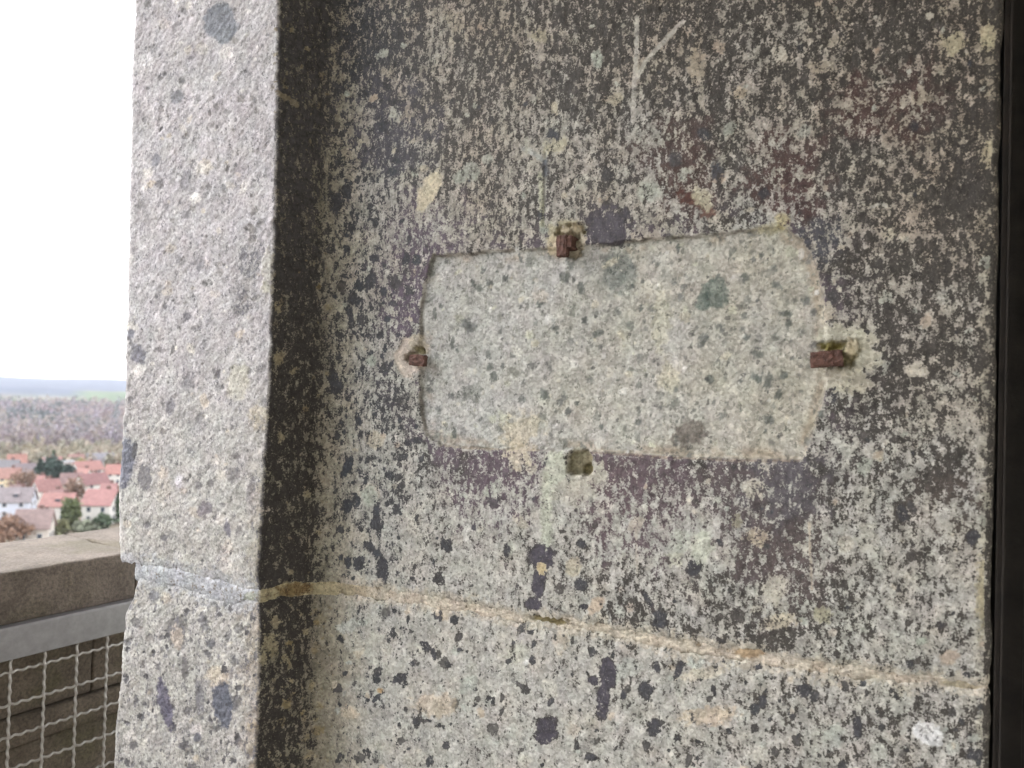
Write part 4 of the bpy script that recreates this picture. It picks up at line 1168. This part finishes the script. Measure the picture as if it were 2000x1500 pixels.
def house(px, py, w_px, label, wall=(222, 218, 212), roof=(176, 84, 70), yaw=15, aspect=0.75, wall_h=4.2, roof_h=2.7, chimney=True, flat=False, dormer=False, name='house'):
    """px, py: foot of the near wall in the photo; w_px: apparent length of the ridge side"""
    P, k = ground_at(px, py)
    L = 0.82 * w_px * k / FPX
    W = max(L * aspect, 5.0)
    rz = math.atan2(0.575, 0.818) - math.radians(yaw)
    h = empty(name, (P[0], P[1], GZ - 0.02), rz)
    tag(h, label, 'house', 'houses of the town below the tower')
    y0, y1 = 0.0, W
    x0, x1 = -L / 2, L / 2
    if flat:
        v, f = prism(x0, x1, y0, y1, 0, wall_h, wall_h + 0.02)
    else:
        v, f = prism(x0, x1, y0, y1, 0, wall_h, wall_h + roof_h)
    mesh_obj('wall', v, f, wall_mat(wall), h)
    o_, th = 0.45, 0.25
    ym = W / 2
    if flat:
        bm = bmesh.new(); bm_box(bm, (0, ym, wall_h + 0.2), (L + 0.6, W + 0.6, 0.3)); rf = bm_obj('roof', bm, roof_mat(roof), h)
    else:
        sl = roof_h / ym
        vs = []
        for dz in (0.03, th):
            for x in (x0 - o_, x1 + o_):
                vs += [(x, y0 - o_, wall_h - o_ * sl + dz), (x, ym, wall_h + roof_h + dz), (x, y1 + o_, wall_h - o_ * sl + dz)]
        fs = [(0, 1, 4, 3), (1, 2, 5, 4), (6, 9, 10, 7), (7, 10, 11, 8), (0, 6, 7, 1), (1, 7, 8, 2), (3, 4, 10, 9), (4, 5, 11, 10), (0, 3, 9, 6), (2, 8, 11, 5)]
        rf = mesh_obj('roof', vs, fs, roof_mat(roof), h)
    if chimney:
        bm = bmesh.new(); bm_box(bm, (x0 + L * 0.68, ym + W * 0.08, wall_h + roof_h * 0.95 + 0.2), (0.8, 0.8, 2.0)); bm_obj('chimney', bm, BRICK, rf)
    # windows: facing the tower, and in both gables
    def win(c, size, axis):
        bm = bmesh.new()
        s = (size[0], 0.10, size[1]) if axis == 'y' else (0.10, size[0], size[1])
        bm_box(bm, c, s)
        wo = bm_obj('window', bm, WHITE, h)
        bm = bmesh.new()
        off = Vector((0, -0.03, 0)) if axis == 'y' else Vector((0.03 if c[0] > 0 else -0.03, 0, 0))
        s2 = (size[0] * .8, 0.08, size[1] * .84) if axis == 'y' else (0.08, size[0] * .8, size[1] * .84)
        bm_box(bm, Vector(c) + off, s2)
        bm_obj('pane', bm, GLASS, wo)
    floors = [1.5] if wall_h < 4 else [1.4, 3.7]
    n = max(2, int(L / 2.8))
    for zf in floors:
        for i in range(n):
            win((x0 + L * (i + .5) / n, y0 - 0.02, zf), (1.1, 1.3), 'y')
        for gx in (x0 - 0.02, x1 + 0.02):
            for fy in (0.3, 0.7):
                win((gx, y0 + W * fy, zf), (1.0, 1.3), 'x')
    if not flat:
        for gx in (x0 - 0.02, x1 + 0.02): win((gx, ym, wall_h + roof_h * 0.32), (1.0, 1.2), 'x')
    if dormer and not flat:
        v, f = prism(-0.8, 0.8, 0, 1.6, 0, 0.9, 1.5)
        yy = W * 0.14; zz = wall_h + roof_h * 0.26
        v = [(b - 1.0 + 1.0 + L * 0.05, a * 1.0 + yy, c + zz) for b, a, c in v]
        d = mesh_obj('dormer', v, f, roof_mat(roof), h)
        bm = bmesh.new(); bm_box(bm, (L * 0.05, yy - 0.03, zz + 0.5), (1.1, 0.1, 0.7)); bm_obj('pane', bm, GLASS, d)
    return h

house(106, 1020, 66, 'white house with bright red roof and right gable, front row beside olive bushes', roof=(186, 84, 70), yaw=28, dormer=True)
house(186, 1024, 66, 'white house with broad red roof and tall white gable nearest to the stone pier', roof=(176, 74, 66), yaw=34, aspect=0.9, wall_h=5.0, roof_h=3.2)
house(190, 972, 60, 'white house with dark red roof and gable to the left, second row near the pier', roof=(158, 62, 58), yaw=-26, wall_h=4.4, roof_h=2.8)
house(138, 970, 42, 'house with brown roof between two red roofed houses', wall=(206, 192, 176), roof=(142, 84, 76), yaw=8)
house(98, 985, 50, 'white house with long red roof behind the front red roofed house', roof=(188, 88, 76), yaw=-22)
house(24, 1014, 70, 'large bluish white house with grey violet roof at the left edge', wall=(206, 210, 222), roof=(136, 112, 116), yaw=20, wall_h=4.6, roof_h=3.0, dormer=True)
house(14, 958, 44, 'cream house with orange roof at the left edge of the second row', wall=(222, 206, 176), roof=(198, 104, 80), yaw=10)
house(12, 938, 40, 'white house with dark grey roof at the left edge, back row', roof=(104, 96, 104), yaw=18)
house(32, 926, 36, 'small house with bright orange roof in the back row at left', wall=(208, 200, 190), roof=(214, 104, 76), yaw=4, wall_h=3.6, roof_h=3.6)
house(52, 946, 38, 'house with dull violet roof left of the dark evergreens', wall=(204, 200, 200), roof=(140, 110, 116), yaw=-8)
house(66, 972, 22, 'small house with red roof below the dark evergreens', roof=(190, 86, 74), yaw=40, wall_h=3.6)
house(102, 926, 36, 'far house with rose red roof behind the round dark evergreen', wall=(200, 190, 182), roof=(196, 96, 86), yaw=2, wall_h=3.6)
house(132, 938, 26, 'flat roofed white house with dark window bands', roof=(150, 152, 160), yaw=0, flat=True, wall_h=6.4, chimney=False)
house(178, 940, 56, 'white house with wide orange red roof and gable to the left in the back row', roof=(204, 96, 78), yaw=-20)
house(188, 920, 36, 'far house with pale violet slate roof in the back row', wall=(198, 194, 198), roof=(150, 142, 158), yaw=5)
house(222, 948, 34, 'white house with bright orange roof half hidden by the stone pier', roof=(218, 102, 82), yaw=15)
house(60, 1062, 72, 'nearest house with dull red roof and white chimney just above the parapet', wall=(210, 200, 190), roof=(160, 110, 100), yaw=18, wall_h=3.6, roof_h=3.4)
house(120, 1000, 34, 'small cream house with rose roof between the two front red roofed houses', wall=(220, 212, 198), roof=(184, 100, 90), yaw=-30, wall_h=3.0)
house(154, 952, 26, 'small white house with orange roof squeezed left of the dark red roof', roof=(200, 98, 80), yaw=40, wall_h=3.4)
house(208, 990, 30, 'white house with red roof behind the tall white gable', roof=(180, 84, 76), yaw=20, wall_h=3.6)
house(44, 990, 30, 'small white house with brown roof behind the grey violet roof', roof=(150, 92, 84), yaw=-35, wall_h=3.2)
house(84, 934, 26, 'small white house with violet brown roof beside the narrow evergreen', roof=(150, 108, 108), yaw=30, wall_h=3.4)
house(152, 918, 30, 'distant white house with dull orange roof near the wood edge', roof=(190, 104, 88), yaw=-12, wall_h=3.4)
house(60, 914, 28, 'distant cream house with brown roof at the foot of the wood', wall=(214, 206, 192), roof=(140, 98, 90), yaw=14, wall_h=3.4)
house(216, 914, 26, 'distant white house with grey roof at the wood edge next to the pier', roof=(130, 122, 128), yaw=-18, wall_h=3.4)

def leaf_cloud(n, centre, rad, size, rg, shell=0.35):
    """n small quads spread through an ellipsoid volume with clumps; returns verts, faces"""
    cl = rg.normal(0, 1, (max(6, n // 14), 3))
    cl /= np.linalg.norm(cl, axis=1)[:, None]
    cl *= (shell + (1 - shell) * rg.random((len(cl), 1))) * 0.85
    c = cl[rg.integers(len(cl), size=n)] + rg.normal(0, 0.17, (n, 3))
    P = np.array(centre) + c * np.array(rad)
    a = rg.normal(0, 1, (n, 3)); a /= np.linalg.norm(a, axis=1)[:, None]
    b = np.cross(a, rg.normal(0, 1, (n, 3))); b /= np.linalg.norm(b, axis=1)[:, None]
    s = size * rg.uniform(.6, 1.3, (n, 1))
    v = np.stack([P - a * s - b * s * .6, P + a * s - b * s * .6, P + a * s + b * s * .6, P - a * s + b * s * .6], 1).reshape(-1, 3)
    f = np.arange(n * 4).reshape(-1, 4)
    return v, f

BARK = plain('bark', (92, 78, 66), 0.95, 0.3, 3)
LEAFM = {}
def tree(px, py, h, r, rgb, label, kind='round', n=700, name='tree', seed=0):
    P, k = ground_at(px, py)
    rg = np.random.default_rng(500 + seed)
    t = empty(name, (P[0], P[1], GZ - 0.02))
    tag(t, label, 'tree' if name.endswith('tree') else 'bush', 'trees and bushes among the houses')
    if rgb not in LEAFM: LEAFM[rgb] = plain('foliage_%d' % len(LEAFM), rgb, 0.8, 0.45, 0.9)
    bm = bmesh.new()
    bmesh.ops.create_cone(bm, cap_ends=True, segments=7, radius1=0.03 * h, radius2=0.008 * h, depth=h * 0.8, matrix=Matrix.Translation((0, 0, h * 0.4)))
    if kind != 'conifer':
        for i in range(7):
            a = rg.uniform(0, 6.28)
            M = Matrix.Translation((0, 0, h * rg.uniform(.25, .55))) @ Matrix.Rotation(a, 4, 'Z') @ Matrix.Rotation(rg.uniform(.5, .9), 4, 'Y') @ Matrix.Translation((0, 0, h * .2))
            bmesh.ops.create_cone(bm, cap_ends=True, segments=5, radius1=0.012 * h, radius2=0.003 * h, depth=h * 0.4, matrix=M)
    bm_obj('trunk', bm, BARK, t)
    if kind == 'conifer':
        vs, fs, b = [], [], 0
        for i in range(9):
            q = i / 8
            v, f = leaf_cloud(n // 9, (0, 0, h * (.12 + .8 * q)), (r * (1.05 - .92 * q), r * (1.05 - .92 * q), h * .09), .42, rg, .5)
            vs.append(v); fs.append(f + b); b += len(v)
        v, f = np.concatenate(vs), np.concatenate(fs)
    else:
        v, f = leaf_cloud(n, (0, 0, h * .56), (r, r, h * .46), .5 if kind == 'round' else .33, rg)
    mesh_obj('crown', v, [tuple(q) for q in f], LEAFM[rgb], t)
    return t

DG, OL, BR, OR = (58, 74, 66), (112, 112, 80), (128, 104, 88), (134, 106, 88)
tree(77, 962, 11, 2.6, DG, 'narrow dark evergreen tree left of the round evergreen', 'conifer', 800, 'evergreen_tree', 1)
tree(101, 950, 10, 5.2, DG, 'broad round dark evergreen tree in the middle of the town', 'round', 1200, 'evergreen_tree', 2)
tree(136, 948, 7, 3.2, (66, 80, 76), 'small dark evergreen in front of the flat roofed house', 'round', 600, 'evergreen_tree', 3)
tree(42, 975, 9, 4.5, BR, 'bare brown tree between the left houses', 'twig', 700, 'bare_tree', 4)
tree(146, 985, 8, 3.6, BR, 'bare brown tree below the brown roofed house', 'twig', 600, 'bare_tree', 5)
tree(70, 1032, 4.0, 3.0, OL, 'olive green bush left of the front red roofed house', 'round', 900, 'bush', 6)
tree(100, 1046, 3.6, 4.6, OL, 'olive green bush below the front red roofed house', 'round', 900, 'bush', 7)
tree(137, 1032, 7.2, 2.4, (104, 112, 76), 'tall green bush at the right corner of the front red roofed house', 'round', 900, 'bush', 8)
tree(162, 1042, 3.0, 3.4, (120, 124, 104), 'grey green bush before the house with the tall gable', 'round', 800, 'bush', 9)
tree(200, 1034, 3.4, 2.0, (84, 98, 76), 'dark green bush at the foot of the tall white gable', 'round', 700, 'bush', 10)
tree(226, 1020, 8, 2.0, (78, 98, 70), 'slim green bush beside the stone pier', 'conifer', 500, 'bush', 11)
tree(16, 1066, 6.5, 5.0, OR, 'rusty brown leaved tree above the parapet at the left edge', 'twig', 1300, 'beech_tree', 12)
tree(50, 1036, 4, 3.4, BR, 'bare brown bush below the grey violet roofed house', 'twig', 700, 'bush', 13)
tree(104, 924, 9, 2.0, (88, 100, 76), 'slender green tree behind the rose red roofed house', 'conifer', 500, 'evergreen_tree', 14)
tree(160, 925, 6, 3.5, (150, 140, 96), 'yellowish tree between the back row houses', 'twig', 600, 'bare_tree', 15)

def build_forest():
    rg = np.random.default_rng(77)
    vs, fs, cs, b = [], [], [], 0
    pal = [(146, 134, 136), (142, 130, 134), (148, 136, 132), (138, 132, 134), (150, 142, 134), (142, 134, 144), (132, 130, 132)]
    for i in range(5600):
        r = 350 + 720 * rg.random() ** 1.25
        az = rg.uniform(-1.0, -0.05)
        x, y = r * math.sin(az), r * math.cos(az)
        g = float(ground_z(x, y))
        edge = r < 440
        clump = float(noise(np.array(x / 45.0), np.array(y / 45.0), 3))
        h = rg.uniform(5, 9) if edge else rg.uniform(10, 17)
        c = np.array(pal[rg.integers(len(pal))], float)
        if edge: c = np.array([(152, 144, 128), (146, 142, 128), (154, 144, 132), (142, 138, 124)][rg.integers(4)], float)
        if clump > 0.28 and not edge: c = np.array((110, 114, 116), float)
        c = c * 1.1 + rg.uniform(-6, 6)
        n = (84 if r < 600 else 44) if -0.70 < az < -0.40 else 34
        v, f = leaf_cloud(n, (x, y, g + h * .52), (h * .33, h * .33, h * .5), (0.5 if r < 600 else .75) if n != 34 else .8, rg)
        vs.append(v); fs.append(f + b); b += len(v)
        cs.append(np.repeat(np.concatenate([lin(c), [1.0]])[None], len(v), 0))
    v, f, c = np.concatenate(vs), np.concatenate(fs), np.concatenate(cs)
    me = bpy.data.meshes.new('forest')
    me.vertices.add(len(v)); me.vertices.foreach_set('co', v.astype(np.float32).ravel())
    me.loops.add(f.size); me.loops.foreach_set('vertex_index', f.astype(np.int32).ravel())
    me.polygons.add(len(f)); me.polygons.foreach_set('loop_start', np.arange(0, f.size, 4, dtype=np.int32))
    me.update(calc_edges=True)
    a = me.attributes.new('col', 'FLOAT_COLOR', 'POINT'); a.data.foreach_set('color', c.astype(np.float32).ravel())
    me.materials.append(attr_mat('bare_wood', 0.9, 0.1, 0.4))
    o = link(bpy.data.objects.new('forest', me))
    tag(o, 'bare brown winter wood on the slope behind the town', 'forest', kind='stuff')
build_forest()

# ------------------------------------------------------------------ haze
def build_haze():
    bm = bmesh.new()
    bm_box(bm, (0, 0, 20), (18400, 18400, 120))
    m = bpy.data.materials.new('haze_air')
    m.use_nodes = True
    nt = m.node_tree
    nt.nodes.clear()
    out = nt.nodes.new('ShaderNodeOutputMaterial')
    pv = nt.nodes.new('ShaderNodeVolumePrincipled')
    pv.inputs['Color'].default_value = (0.87, 0.91, 1.0, 1)
    pv.inputs['Density'].default_value = 0.00008
    pv.inputs['Anisotropy'].default_value = 0.2
    nt.links.new(pv.outputs[0], out.inputs['Volume'])
    o = bm_obj('haze', bm, m)
    tag(o, 'pale haze over the valley and the far hills', 'haze', kind='stuff')
build_haze()
